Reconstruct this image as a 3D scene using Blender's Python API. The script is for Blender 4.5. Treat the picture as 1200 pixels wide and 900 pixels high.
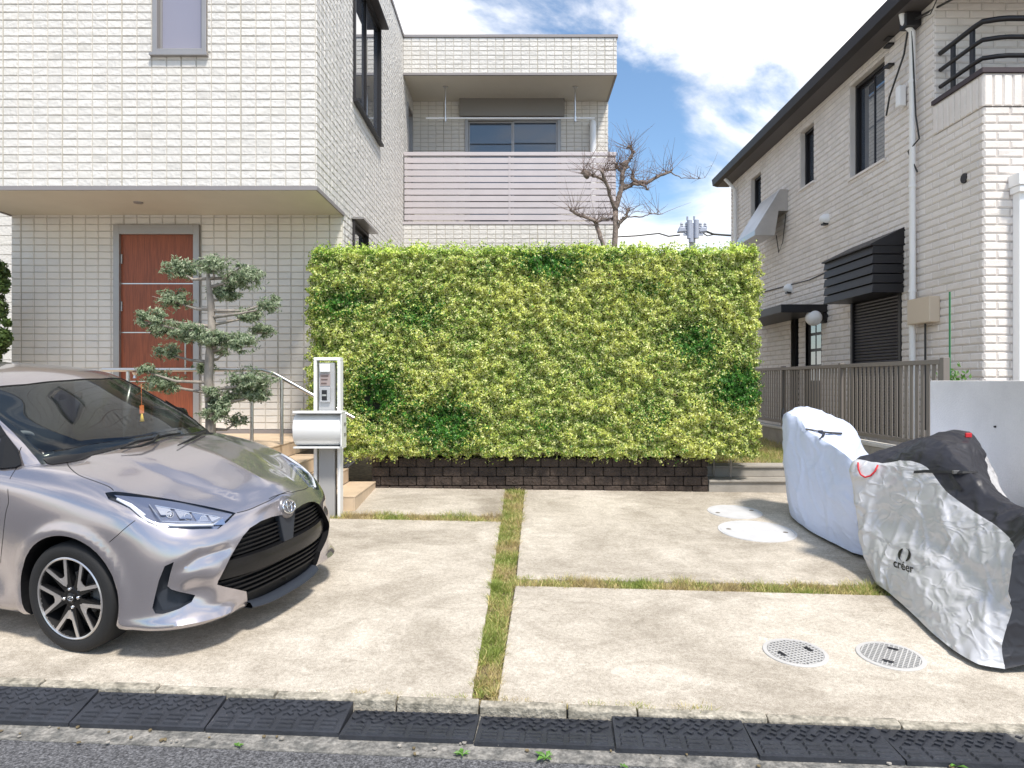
import bpy, bmesh, math, random
import numpy as np
from mathutils import Vector, Matrix, noise
from mathutils.bvhtree import BVHTree
R=math.radians
random.seed(7); rng=np.random.default_rng(7)
for o in list(bpy.data.objects): bpy.data.objects.remove(o)
S=bpy.context.scene; COL=S.collection
# ------------------------------------------------------------ camera, sky, sun, exposure
F=831.0; CX=605.0; CY=446.0; CAMZ=1.5
cd=bpy.data.cameras.new('camera'); cam=bpy.data.objects.new('camera',cd); COL.objects.link(cam)
cam.location=(0,0,CAMZ); cam.rotation_euler=(R(90),0,0)
cd.sensor_width=36; cd.lens=F/1200*36; cd.clip_end=2000; cd.clip_start=.05
cd.shift_x=-5/1200; cd.shift_y=-4/1200
S.camera=cam
SUN_EL=58; SUN_AZ=150   # azimuth of the sun measured from +Y clockwise: behind the camera to the right
w=bpy.data.worlds.new('World'); S.world=w; w.use_nodes=True
nt=w.node_tree; nt.nodes.clear()
def N(nt,t,**k):
    n=nt.nodes.new(t)
    for a,b in k.items(): setattr(n,a,b)
    return n
def build_world():
    L=nt.links.new
    sky=N(nt,'ShaderNodeTexSky',sky_type='NISHITA',sun_disc=False)
    sky.sun_elevation=R(SUN_EL); sky.sun_rotation=R(SUN_AZ); sky.air_density=1.0; sky.dust_density=.6; sky.ozone_density=1.5
    tc=N(nt,'ShaderNodeTexCoord'); mp=N(nt,'ShaderNodeMapping'); mp.inputs['Scale'].default_value=(1.5,1.5,2.6); mp.inputs['Location'].default_value=(.35,.1,.62); mp.inputs['Rotation'].default_value=(0,R(18),0)
    L(tc.outputs['Generated'],mp.inputs['Vector'])
    n1=N(nt,'ShaderNodeTexNoise'); n1.inputs['Scale'].default_value=1.9; n1.inputs['Detail'].default_value=9; n1.inputs['Roughness'].default_value=.58; n1.inputs['Distortion'].default_value=.5
    L(mp.outputs[0],n1.inputs['Vector']); am_=N(nt,'ShaderNodeMath',operation='MULTIPLY_ADD'); am_.inputs[1].default_value=1.7; am_.inputs[2].default_value=-.35; L(n1.outputs[0],am_.inputs[0]); dens=am_.outputs[0]
    # where the cloud banks and the clear patches of the day stand (azimuth from +Y to the right, elevation, radius in degrees, amount)
    for az,el,rad,am in ((21,21,12,.13),(28,29,10,.10),(13,11,8,.05),(-6,29,9,.08),(4,2,14,.13),(8,21,7,-.20),(3,27,7,-.10),(12,15,5,-.10),(0,24,5,.04),(-30,45,25,.08),(40,50,25,-.1)):
        dv=Vector((math.sin(R(az))*math.cos(R(el)),math.cos(R(az))*math.cos(R(el)),math.sin(R(el))))
        dp=N(nt,'ShaderNodeVectorMath',operation='DOT_PRODUCT'); dp.inputs[1].default_value=dv; nv=N(nt,'ShaderNodeVectorMath',operation='NORMALIZE'); L(tc.outputs['Generated'],nv.inputs[0]); L(nv.outputs[0],dp.inputs[0])
        mr=N(nt,'ShaderNodeMapRange',interpolation_type='SMOOTHSTEP'); mr.inputs[1].default_value=math.cos(R(rad)); mr.inputs[2].default_value=1; mr.inputs[3].default_value=0; mr.inputs[4].default_value=abs(am); L(dp.outputs['Value'],mr.inputs[0])
        ad=N(nt,'ShaderNodeMath',operation='ADD' if am>0 else 'SUBTRACT'); L(dens,ad.inputs[0]); L(mr.outputs[0],ad.inputs[1]); dens=ad.outputs[0]
    cr=N(nt,'ShaderNodeValToRGB'); cr.color_ramp.elements[0].position=.40; cr.color_ramp.elements[1].position=.76; cr.color_ramp.interpolation='EASE'
    L(dens,cr.inputs[0])
    n2=N(nt,'ShaderNodeTexNoise'); n2.inputs['Scale'].default_value=4; n2.inputs['Detail'].default_value=5; L(mp.outputs[0],n2.inputs['Vector'])
    c2=N(nt,'ShaderNodeValToRGB'); c2.color_ramp.elements[0].color=(9.0,9.0,9.3,1); c2.color_ramp.elements[1].color=(12.2,11.9,11.6,1)
    c2.color_ramp.elements[0].position=.35; c2.color_ramp.elements[1].position=.6
    L(n2.outputs[0],c2.inputs[0])
    mx=N(nt,'ShaderNodeMix',data_type='RGBA'); L(cr.outputs[0],mx.inputs[0]); 
    sc=N(nt,'ShaderNodeMix',data_type='RGBA',blend_type='MULTIPLY'); sc.inputs[0].default_value=1; sc.inputs[7].default_value=(1.30,1.45,1.50,1)
    L(sky.outputs[0],sc.inputs[6]); L(sc.outputs[2],mx.inputs[6]); L(c2.outputs[0],mx.inputs[7])
    bg=N(nt,'ShaderNodeBackground'); bg.inputs[1].default_value=.092; L(mx.outputs[2],bg.inputs[0])
    out=N(nt,'ShaderNodeOutputWorld'); L(bg.outputs[0],out.inputs[0])
build_world()
sl=bpy.data.lights.new('sun','SUN'); so=bpy.data.objects.new('sun',sl); COL.objects.link(so)
sl.energy=3.3; sl.angle=R(8); sl.color=(1,.93,.83)
_el,_az=R(SUN_EL),R(SUN_AZ)
sdir=Vector((math.sin(_az)*math.cos(_el),math.cos(_az)*math.cos(_el),math.sin(_el)))
so.rotation_euler=sdir.to_track_quat('Z','Y').to_euler(); so.location=(4,-6,12)
vs=S.view_settings; vs.view_transform='Standard'; vs.look='None'; vs.gamma=1; vs.exposure=.6; vs.use_curve_mapping=False
S.render.engine='CYCLES'; S.cycles.max_bounces=6; S.cycles.transparent_max_bounces=8
S.render.resolution_x=1024; S.render.resolution_y=768

# ------------------------------------------------------------ geometry helpers
GC=.072; GX=-.0125; GB=-.294
def gz(x,y): return GB+GC*y+GX*x
def bp(px,py,dz=0):     # picture point -> point on the lot's sloping ground
    u=(px-CX)/F; v=(py-CY)/F; Y=(CAMZ-GB-dz)/(v+GC+GX*u)
    return Vector((u*Y,Y,CAMZ-v*Y))
def bz(px,py,z):        # picture point -> point on the level z
    u=(px-CX)/F; v=(py-CY)/F; Y=(CAMZ-z)/v
    return Vector((u*Y,Y,z))
def at(px,py,Y): return Vector(((px-CX)*Y/F,Y,CAMZ-(py-CY)*Y/F))
WM={}
def thing(name,label,cat,loc=(0,0,0),rot=None,group=None,mat=None):
    o=bpy.data.objects.new(name,None); COL.objects.link(o); o.empty_display_size=.1
    M=mat if mat is not None else (Matrix.Translation(loc)@(rot.to_4x4() if rot is not None else Matrix()))
    o.matrix_world=M; WM[o.name]=M.copy()
    o['label']=label; o['category']=cat
    if group: o['group']=group
    return o
def tag(o,label,cat,group=None,kind=None):
    if label: o['label']=label
    if cat: o['category']=cat
    if group: o['group']=group
    if kind: o['kind']=kind
    return o
class MB:
    def __init__(s): s.v=[]; s.f=[]; s.m=[]; s.uv=None
    def add(s,v,f,m=0):
        b=len(s.v); s.v+= [tuple(p) for p in v]; s.f+=[tuple(i+b for i in q) for q in f]; s.m+=[m]*len(f); return s
    def box(s,a,b,m=0):
        x0,y0,z0=a; x1,y1,z1=b
        if x0>x1:x0,x1=x1,x0
        if y0>y1:y0,y1=y1,y0
        if z0>z1:z0,z1=z1,z0
        return s.add([(x0,y0,z0),(x1,y0,z0),(x1,y1,z0),(x0,y1,z0),(x0,y0,z1),(x1,y0,z1),(x1,y1,z1),(x0,y1,z1)],
          [(0,3,2,1),(4,5,6,7),(0,1,5,4),(1,2,6,5),(2,3,7,6),(3,0,4,7)],m)
    def prism(s,pts,d,m=0):     # pts: 3d polygon, d: extrusion vector
        n=len(pts); d=Vector(d); pts=[Vector(p) for p in pts]
        nrm=Vector((0,0,0))
        for i in range(n): nrm+=pts[i].cross(pts[(i+1)%n])
        if nrm.dot(d)>0: pts=pts[::-1]
        return s.add(pts+[p+d for p in pts],[tuple(range(n)),tuple(range(2*n-1,n-1,-1))]+[(i,i+n,(i+1)%n+n,(i+1)%n) for i in range(n)],m)
    def tube(s,pts,r,n=8,m=0,cap=True,up=None):
        pts=[Vector(p) for p in pts]; k=len(pts)
        if not hasattr(r,'__len__'): r=[r]*k
        t0=(pts[1]-pts[0]).normalized(); ref=Vector((0,0,1)) if abs(t0.z)<.9 else Vector((1,0,0))
        a=t0.cross(ref).normalized(); V=[];Fc=[]
        for i,p in enumerate(pts):
            t=(pts[min(i+1,k-1)]-pts[max(i-1,0)])
            t=t.normalized() if t.length>1e-9 else t0
            a=(a-t*a.dot(t)).normalized(); b=t.cross(a)
            for j in range(n):
                th=2*math.pi*j/n; V.append(p+(a*math.cos(th)+b*math.sin(th))*r[i])
        for i in range(k-1):
            for j in range(n): Fc.append((i*n+j,i*n+(j+1)%n,(i+1)*n+(j+1)%n,(i+1)*n+j))
        if cap: Fc.append(tuple(range(n-1,-1,-1))); Fc.append(tuple((k-1)*n+j for j in range(n)))
        return s.add(V,Fc,m)
    def lathe(s,prof,M,n=32,m=0,closed=False):  # prof list (r,h) about local z of matrix M
        V=[];Fc=[];k=len(prof)
        for r,h in prof:
            for j in range(n):
                th=2*math.pi*j/n; V.append(M@Vector((r*math.cos(th),r*math.sin(th),h)))
        for i in range(k if closed else k-1):
            i2=(i+1)%k
            for j in range(n): Fc.append((i*n+j,i*n+(j+1)%n,i2*n+(j+1)%n,i2*n+j))
        return s.add(V,Fc,m)
    def grid(s,P,m=0,closed=False):   # P: list of rows of points
        r=len(P); c=len(P[0]); V=[p for row in P for p in row]; Fc=[]
        for i in range(r-1):
            for j in range(c if closed else c-1): Fc.append((i*c+j,i*c+(j+1)%c,(i+1)*c+(j+1)%c,(i+1)*c+j))
        return s.add(V,Fc,m)
    def build(s,name,mats,parent=None,smooth=False,bevel=0,sharp=None,uv='box',kind=None):
        if not isinstance(mats,(list,tuple)): mats=[mats]
        me=bpy.data.meshes.new(name)
        V=np.array(s.v,dtype=float).reshape(-1,3)
        if uv=='box': Vw=V.copy()
        Mi=Matrix()
        if parent is not None:
            Mi=WM[parent.name].inverted(); A=np.array(Mi); V=V@A[:3,:3].T+A[:3,3]
        me.from_pydata(V.tolist(),[],s.f)
        for m in mats: me.materials.append(m)
        me.polygons.foreach_set('material_index',s.m)
        if uv=='box':
            u=me.uv_layers.new(name='m')
            out=np.zeros((len(me.loops),2)); W3=np.array(WM[parent.name])[:3,:3] if parent is not None else np.eye(3)
            for p in me.polygons:
                n=W3@np.array(p.normal); ax=int(np.argmax(abs(n)))
                for li in p.loop_indices:
                    q=Vw[me.loops[li].vertex_index]
                    out[li]=(q[1],q[2]) if ax==0 else ((q[0],q[2]) if ax==1 else (q[0],q[1]))
            u.data.foreach_set('uv',out.ravel())
        o=bpy.data.objects.new(name,me); COL.objects.link(o)
        if parent is not None: o.parent=parent; WM[o.name]=WM[parent.name]
        else: WM[o.name]=Matrix()
        if bevel:
            b=o.modifiers.new('b','BEVEL'); b.width=bevel; b.segments=2; b.limit_method='ANGLE'; b.angle_limit=R(40)
        if smooth:
            me.polygons.foreach_set('use_smooth',[True]*len(me.polygons))
            if sharp: me.set_sharp_from_angle(angle=R(sharp))
        if kind: o['kind']=kind
        return o
def np_mesh(name,V,Fq,mats,parent=None,smooth=False,col=None,mi=None):
    me=bpy.data.meshes.new(name); V=np.asarray(V,dtype=np.float32); Fq=np.asarray(Fq,dtype=np.int32)
    if parent is not None:
        A=np.array(WM[parent.name].inverted()); V=(V@A[:3,:3].T+A[:3,3]).astype(np.float32)
    k=Fq.shape[1]
    me.vertices.add(len(V)); me.vertices.foreach_set('co',V.ravel())
    me.loops.add(Fq.size); me.loops.foreach_set('vertex_index',Fq.ravel())
    me.polygons.add(len(Fq)); me.polygons.foreach_set('loop_start',np.arange(0,Fq.size,k,dtype=np.int32)); me.polygons.foreach_set('loop_total',np.full(len(Fq),k,dtype=np.int32))
    me.update(calc_edges=True)
    for m in (mats if isinstance(mats,(list,tuple)) else [mats]): me.materials.append(m)
    if mi is not None: me.polygons.foreach_set('material_index',np.asarray(mi,dtype=np.int32))
    if smooth: me.polygons.foreach_set('use_smooth',[True]*len(Fq))
    if col is not None:
        a=me.color_attributes.new('tint','FLOAT_COLOR','POINT'); a.data.foreach_set('color',np.asarray(col,dtype=np.float32).ravel())
    o=bpy.data.objects.new(name,me); COL.objects.link(o)
    if parent is not None: o.parent=parent; WM[o.name]=WM[parent.name]
    return o
def leaves(C,Nrm,size,col,aspect=.5,jit=.7,fold=True):
    """C centres, Nrm outward, -> V,F,col for small folded leaves"""
    n=len(C); nr=Nrm+rng.normal(0,jit,(n,3)); nr/=np.linalg.norm(nr,axis=1)[:,None]+1e-9
    t=rng.normal(0,1,(n,3)); t-=nr*(t*nr).sum(1)[:,None]; t/=np.linalg.norm(t,axis=1)[:,None]+1e-9
    b=np.cross(nr,t); s=(size*(.7+.6*rng.random(n)))[:,None]
    P0=C-t*s*.5; P1=C+b*s*aspect*.5-nr*s*.08; P2=C+t*s*.5-nr*s*.1; P3=C-b*s*aspect*.5-nr*s*.08
    V=np.stack([P0,P1,P2,P3],1).reshape(-1,3); Fq=np.arange(4*n).reshape(n,4)
    return V,Fq,np.repeat(col,4,axis=0)

# ------------------------------------------------------------ materials
def mat(name,col,rough=.6,metal=0,bump=0,bscale=40,var=0,vscale=3,spec=.5,coat=0,col2=None,detail=6,coords='Object',alpha=1,trans=0,ior=1.45,bdist=.01,stretch=None,fine=0):
    m=bpy.data.materials.new(name); m.use_nodes=True; t=m.node_tree; L=t.links.new
    b=t.nodes['Principled BSDF']; b.inputs['Base Color'].default_value=(*col,1); b.inputs['Roughness'].default_value=rough
    b.inputs['Metallic'].default_value=metal; b.inputs['Specular IOR Level'].default_value=spec
    b.inputs['Coat Weight'].default_value=coat; b.inputs['Coat Roughness'].default_value=.03
    if trans: b.inputs['Transmission Weight'].default_value=trans; b.inputs['IOR'].default_value=ior
    tc=N(t,'ShaderNodeTexCoord'); src=tc.outputs[coords]
    if stretch: 
        mp=N(t,'ShaderNodeMapping'); mp.inputs['Scale'].default_value=stretch; L(src,mp.inputs[0]); src=mp.outputs[0]
    if var or col2:
        n=N(t,'ShaderNodeTexNoise'); n.inputs['Scale'].default_value=vscale; n.inputs['Detail'].default_value=detail; n.inputs['Roughness'].default_value=.62; L(src,n.inputs['Vector'])
        r=N(t,'ShaderNodeValToRGB'); c2=col2 if col2 else tuple(c*(1-var) for c in col); c1=col if col2 else tuple(min(1,c*(1+var*.5)) for c in col)
        r.color_ramp.elements[0].position=.36; r.color_ramp.elements[1].position=.64
        r.color_ramp.elements[0].color=(*c2,1); r.color_ramp.elements[1].color=(*c1,1); L(n.outputs[0],r.inputs[0])
        last=r.outputs[0]
        if fine:
            n3=N(t,'ShaderNodeTexNoise'); n3.inputs['Scale'].default_value=bscale; n3.inputs['Detail'].default_value=3; L(src,n3.inputs['Vector'])
            r3=N(t,'ShaderNodeMapRange'); r3.inputs[1].default_value=.3; r3.inputs[2].default_value=.7; r3.inputs[3].default_value=1-fine; r3.inputs[4].default_value=1+fine*.6; L(n3.outputs[0],r3.inputs[0])
            mm=N(t,'ShaderNodeVectorMath',operation='SCALE'); L(last,mm.inputs[0]); L(r3.outputs[0],mm.inputs['Scale']); last=mm.outputs[0]
        L(last,b.inputs['Base Color'])
    if bump:
        n2=N(t,'ShaderNodeTexNoise'); n2.inputs['Scale'].default_value=bscale; n2.inputs['Detail'].default_value=5; L(src,n2.inputs['Vector'])
        bu=N(t,'ShaderNodeBump'); bu.inputs['Strength'].default_value=bump; bu.inputs['Distance'].default_value=bdist; L(n2.outputs[0],bu.inputs['Height']); L(bu.outputs[0],b.inputs['Normal'])
    return m
def leafmat(name,rough=.45,tr=.35,spec=.4):
    m=bpy.data.materials.new(name); m.use_nodes=True; t=m.node_tree; L=t.links.new
    b=t.nodes['Principled BSDF']; b.inputs['Roughness'].default_value=rough; b.inputs['Specular IOR Level'].default_value=spec
    a=N(t,'ShaderNodeAttribute',attribute_name='tint'); L(a.outputs['Color'],b.inputs['Base Color'])
    tr_=N(t,'ShaderNodeBsdfTranslucent'); L(a.outputs['Color'],tr_.inputs[0])
    mx=N(t,'ShaderNodeMixShader'); mx.inputs[0].default_value=tr; L(b.outputs[0],mx.inputs[1]); L(tr_.outputs[0],mx.inputs[2])
    L(mx.outputs[0],t.nodes['Material Output'].inputs[0]); return m
def glassmat(name,tint=(.06,.075,.10),rough=.02,refl=.5):   # window pane seen from outside: dark room, mirror-like
    m=bpy.data.materials.new(name); m.use_nodes=True; t=m.node_tree; L=t.links.new
    b=t.nodes['Principled BSDF']; b.inputs['Base Color'].default_value=(*tint,1); b.inputs['Roughness'].default_value=rough; b.inputs['Specular IOR Level'].default_value=refl
    b.inputs['Coat Weight'].default_value=1; b.inputs['Coat Roughness'].default_value=.01; b.inputs['Coat IOR'].default_value=1.7
    return m
M={}
M['tile']=mat('white_tile',(.67,.65,.62),.55,bump=.9,bscale=26,var=.05,vscale=1.3,bdist=.014)
M['tile2']=mat('white_tile_aged',(.64,.62,.585),.6,bump=.9,bscale=24,var=.06,vscale=1.7,bdist=.014)
M['tile_low']=mat('cream_tile',(.70,.67,.625),.55,bump=.7,bscale=28,var=.06,vscale=1.3,bdist=.006)
M['grout']=mat('grout',(.47,.44,.39),.9,bump=.3,bscale=80)
M['seal']=mat('joint_sealant',(.43,.40,.34),.8)
M['brick2']=mat('painted_brick_aged',(.74,.69,.64),.7,bump=.7,bscale=40,var=.08,vscale=2,bdist=.008)
M['brick']=mat('painted_brick',(.79,.735,.69),.65,bump=.6,bscale=45,var=.08,vscale=2,bdist=.008)
M['brick_gr']=mat('brick_mortar',(.58,.53,.49),.9,bump=.4,bscale=60)
M['alu']=mat('grey_aluminium',(.36,.34,.33),.4,.6,var=.05)
M['alu_d']=mat('dark_bronze_aluminium',(.028,.024,.026),.55,.1)
M['black']=mat('black_metal',(.02,.019,.022),.45,.2)
M['soffit']=mat('beige_soffit',(.60,.56,.48),.7,var=.03)
M['trim']=mat('grey_trim',(.27,.25,.25),.5,.3)
M['white']=mat('white_paint',(.88,.88,.88),.35)
M['glass']=glassmat('window_glass')
M['glassb']=glassmat('glass_over_blind',(.26,.26,.33),.05,.2); M['glassb'].node_tree.nodes['Principled BSDF'].inputs['Coat Weight'].default_value=.25
M['wood']=mat('red_wood_door',(.27,.070,.027),.42,var=.28,vscale=5,bump=.15,bscale=30,stretch=(14,14,.8),detail=8)
M['steel']=mat('brushed_steel',(.62,.60,.58),.28,1)
M['slat']=mat('pale_balcony_slat',(.56,.51,.52),.45,.2,var=.04)
M['concrete_plain']=mat('driveway_concrete',(.565,.51,.435),.85,bump=.45,bscale=150,col2=(.325,.285,.235),vscale=1.25,detail=12,bdist=.004,fine=.26)
def concrete_mat():
    m=mat('stained_driveway_concrete',(.56,.50,.42),.85); t=m.node_tree; L=t.links.new; b=t.nodes['Principled BSDF']; tc=N(t,'ShaderNodeTexCoord')
    def noi(sc,det,ro=.6,dist=0,st=(1,1,1)):
        mp=N(t,'ShaderNodeMapping'); mp.inputs['Scale'].default_value=st; L(tc.outputs['Object'],mp.inputs[0]); n=N(t,'ShaderNodeTexNoise'); n.inputs['Scale'].default_value=sc; n.inputs['Detail'].default_value=det; n.inputs['Roughness'].default_value=ro; n.inputs['Distortion'].default_value=dist; L(mp.outputs[0],n.inputs['Vector']); return n.outputs[0]
    def ramp(v,a,b_,c0,c1):
        r=N(t,'ShaderNodeValToRGB'); r.color_ramp.elements[0].position=a; r.color_ramp.elements[1].position=b_; r.color_ramp.elements[0].color=(*c0,1); r.color_ramp.elements[1].color=(*c1,1); L(v,r.inputs[0]); return r.outputs[0]
    def mul(a,b_):
        q=N(t,'ShaderNodeMix',data_type='RGBA',blend_type='MULTIPLY'); q.inputs[0].default_value=1; L(a,q.inputs[6]); L(b_,q.inputs[7]); return q.outputs[2]
    c=ramp(noi(.75,12,.68,.6),.34,.60,(.34,.305,.255),(.585,.54,.475))
    c=mul(c,ramp(noi(3.5,10,.7,1.0,(1,1.6,1)),.30,.62,(.74,.72,.69),(1.04,1.03,1.02)))
    c=mul(c,ramp(noi(45,3,.7),.32,.66,(.80,.79,.77),(1.12,1.12,1.12)))
    c=mul(c,ramp(noi(190,1,.5),.35,.60,(.78,.77,.75),(1.14,1.14,1.14)))
    c=mul(c,ramp(noi(9,9,.8,2.0),.22,.36,(.62,.59,.53),(1,1,1)))
    L(c,b.inputs['Base Color']); bu=N(t,'ShaderNodeBump'); bu.inputs['Strength'].default_value=.6; bu.inputs['Distance'].default_value=.004; L(noi(170,3,.6),bu.inputs['Height']); L(bu.outputs[0],b.inputs['Normal']); return m
M['concrete']=concrete_mat()
M['asphalt']=mat('asphalt',(.20,.20,.21),.85,bump=1,bscale=110,col2=(.05,.05,.055),vscale=85,detail=3,bdist=.012,fine=.6)
M['kerb']=mat('weathered_kerb',(.50,.455,.375),.9,bump=.9,bscale=60,col2=(.19,.175,.14),vscale=14,detail=8,fine=.3)
M['rubber']=mat('black_rubber',(.030,.033,.042),.55,bump=.35,bscale=90,var=.3,vscale=6)
M['soil']=mat('soil',(.20,.155,.085),.95,bump=1,bscale=70,var=.4,vscale=20)
M['blocks']=mat('dark_split_block',(.060,.043,.034),.9,bump=1,bscale=30,var=.4,vscale=8,bdist=.03)
M['cblock']=mat('concrete_block',(.40,.37,.33),.85,bump=.3,bscale=60,col2=(.27,.25,.22),vscale=2.5)
M['wallw']=mat('rendered_wall',(.68,.655,.635),.85,bump=.35,bscale=70,var=.10,vscale=1.2,fine=.04)
M['tan']=mat('tan_porch_tile',(.62,.48,.34),.55,bump=.15,bscale=60,var=.12,vscale=5)
M['fence']=mat('brown_grey_fence',(.20,.175,.155),.5,.15)
M['box']=mat('beige_plastic',(.62,.52,.40),.5)
M['cable']=mat('dark_cable',(.03,.03,.03),.5)
M['bark']=mat('grey_bark',(.33,.29,.25),.9,bump=1,bscale=40,var=.35,vscale=12,stretch=(1,1,.4))
M['leaf']=leafmat('leaves')
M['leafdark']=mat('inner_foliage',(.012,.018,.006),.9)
# ------------------------------------------------------------ tiled walls (each tile is relief on the wall's own mesh)
def tiled(mb,O,U,Vd,Nn,w,h,tw,th,gap=.007,rise=.010,inset=.006,bond=0,holes=(),panel=0,m_tile=0,m_grout=1,jit=.0032,m_seal=2,poff=0,back=True,rowoff=0,vbrick=False):
    O=Vector(O);U=Vector(U);Vd=Vector(Vd);Nn=Vector(Nn)
    P=lambda a,b,c: O+U*a+Vd*b+Nn*c
    # backing sheet with holes: split in a grid of cells
    us=sorted({0,w}|{max(0,min(w,x)) for hh in holes for x in (hh[0],hh[2])}); vs_=sorted({0,h}|{max(0,min(h,x)) for hh in holes for x in (hh[1],hh[3])})
    if back:
        for i in range(len(us)-1):
            for j in range(len(vs_)-1):
                a=(us[i]+us[i+1])/2;b=(vs_[j]+vs_[j+1])/2
                if any(q[0]<a<q[2] and q[1]<b<q[3] for q in holes): continue
                mb.add([P(us[i],vs_[j],0),P(us[i+1],vs_[j],0),P(us[i+1],vs_[j+1],0),P(us[i],vs_[j+1],0)],[(0,1,2,3)],m_grout)
    rr=random.Random(11)
    nr=int(math.ceil(h/th))+1
    for r in range(nr):
        v0=r*th-rowoff; v1=v0+th-gap
        off=(bond*tw)*(r%2)
        nc=int(math.ceil((w+off)/tw))+1
        for c in range(-1,nc):
            u0=c*tw-off+poff; u1=u0+tw-gap
            if panel and (c%panel==panel-1): u1-=.004
            a0,a1,b0,b1=max(u0,.001),min(u1,w-.001),max(v0,.001),min(v1,h-.001)
            if a1-a0<.02 or b1-b0<.015: continue
            bad=False
            for q in holes:
                if a0<q[2] and a1>q[0] and b0<q[3] and b1>q[1]:
                    opts=[(a0,q[0]-.003,b0,b1),(q[2]+.003,a1,b0,b1),(a0,a1,b0,q[1]-.003),(a0,a1,q[3]+.003,b1)]
                    opts=[o for o in opts if o[1]-o[0]>.02 and o[3]-o[2]>.012]
                    if not opts: bad=True;break
                    o=max(opts,key=lambda o:(o[1]-o[0])*(o[3]-o[2])); a0,a1,b0,b1=o
            if bad: continue
            z=[rise+rr.uniform(-jit,jit) for _ in range(4)]
            i=inset
            mb.add([P(a0,b0,0),P(a1,b0,0),P(a1,b1,0),P(a0,b1,0),P(a0+i,b0+i,z[0]),P(a1-i,b0+i,z[1]),P(a1-i,b1-i,z[2]),P(a0+i,b1-i,z[3])],
                   [(4,5,6,7),(0,1,5,4),(1,2,6,5),(2,3,7,6),(3,0,4,7)],3 if rr.random()<.10 else m_tile)
    if panel:
        k=0
        while True:
            u=(k*panel)*tw-gap*.5+poff-.002; k+=1
            if u>w: break
            if u<.01: continue
            segs=[(0,h)]
            for q in holes:
                if q[0]<u<q[2]:
                    ns=[]
                    for s0,s1 in segs:
                        if q[1]>s0: ns.append((s0,min(s1,q[1])))
                        if q[3]<s1: ns.append((max(s0,q[3]),s1))
                    segs=ns
            for s0,s1 in segs:
                mb.add([P(u-.006,s0,.002),P(u+.006,s0,.002),P(u+.006,s1,.002),P(u-.006,s1,.002)],[(0,1,2,3)],m_seal)
X_,Y_,Z_=Vector((1,0,0)),Vector((0,1,0)),Vector((0,0,1))
TW,TH=.163,.0868
TM=[M['tile'],M['grout'],M['seal'],M['tile2']]; TML=[M['tile_low'],M['grout'],M['seal'],M['tile']]
XL,XS,YF,YW,YB,YBW,XR=-6.4,-2.2,7.78,9.0,13.75,15.05,1.94
ZS,ZT,ZL=3.63,8.15,.83

def window(parent,O,U,Nn,w,h,name='window',sashes=2,fm='alu',fw=.05,proud=.03,glass='glass',sill=True,mull=True,depth=.07):
    """casement/sliding window: frame + panes; O lower-left corner"""
    O=Vector(O);U=Vector(U);Nn=Vector(Nn)
    def bx(mb,u0,u1,v0,v1,n0,n1,m=0):
        pts=[O+U*u0+Z_*v0+Nn*n0,O+U*u1+Z_*v0+Nn*n0,O+U*u1+Z_*v1+Nn*n0,O+U*u0+Z_*v1+Nn*n0]
        mb.prism(pts,Nn*(n1-n0),m)
    mb=MB()
    bx(mb,0,fw,0,h,-depth,proud); bx(mb,w-fw,w,0,h,-depth,proud); bx(mb,fw,w-fw,h-fw,h,-depth,proud); bx(mb,fw,w-fw,0,fw,-depth,proud)
    f=mb.build(name,M[fm],parent,bevel=.003)
    iw=(w-2*fw)/sashes
    for i in range(sashes):
        a=fw+i*iw; n0=-.03 if i%2 else -.055
        sb=MB(); e=.03
        bx(sb,a,a+e,fw,h-fw,n0,n0+.025); bx(sb,a+iw-e,a+iw,fw,h-fw,n0,n0+.025); bx(sb,a+e,a+iw-e,fw,fw+e,n0,n0+.025); bx(sb,a+e,a+iw-e,h-fw-e,h-fw,n0,n0+.025)
        sb.build('sash',M[fm],f,bevel=.002)
        gb=MB(); bx(gb,a+e,a+iw-e,fw+e,h-fw-e,n0+.006,n0+.014); gb.build('pane',M[glass],f)
    if sill:
        sb=MB(); bx(sb,-.02,w+.02,-.035,-.002,-.02,proud+.035); sb.build('sill',M[fm],f,bevel=.003)
    return f

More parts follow.
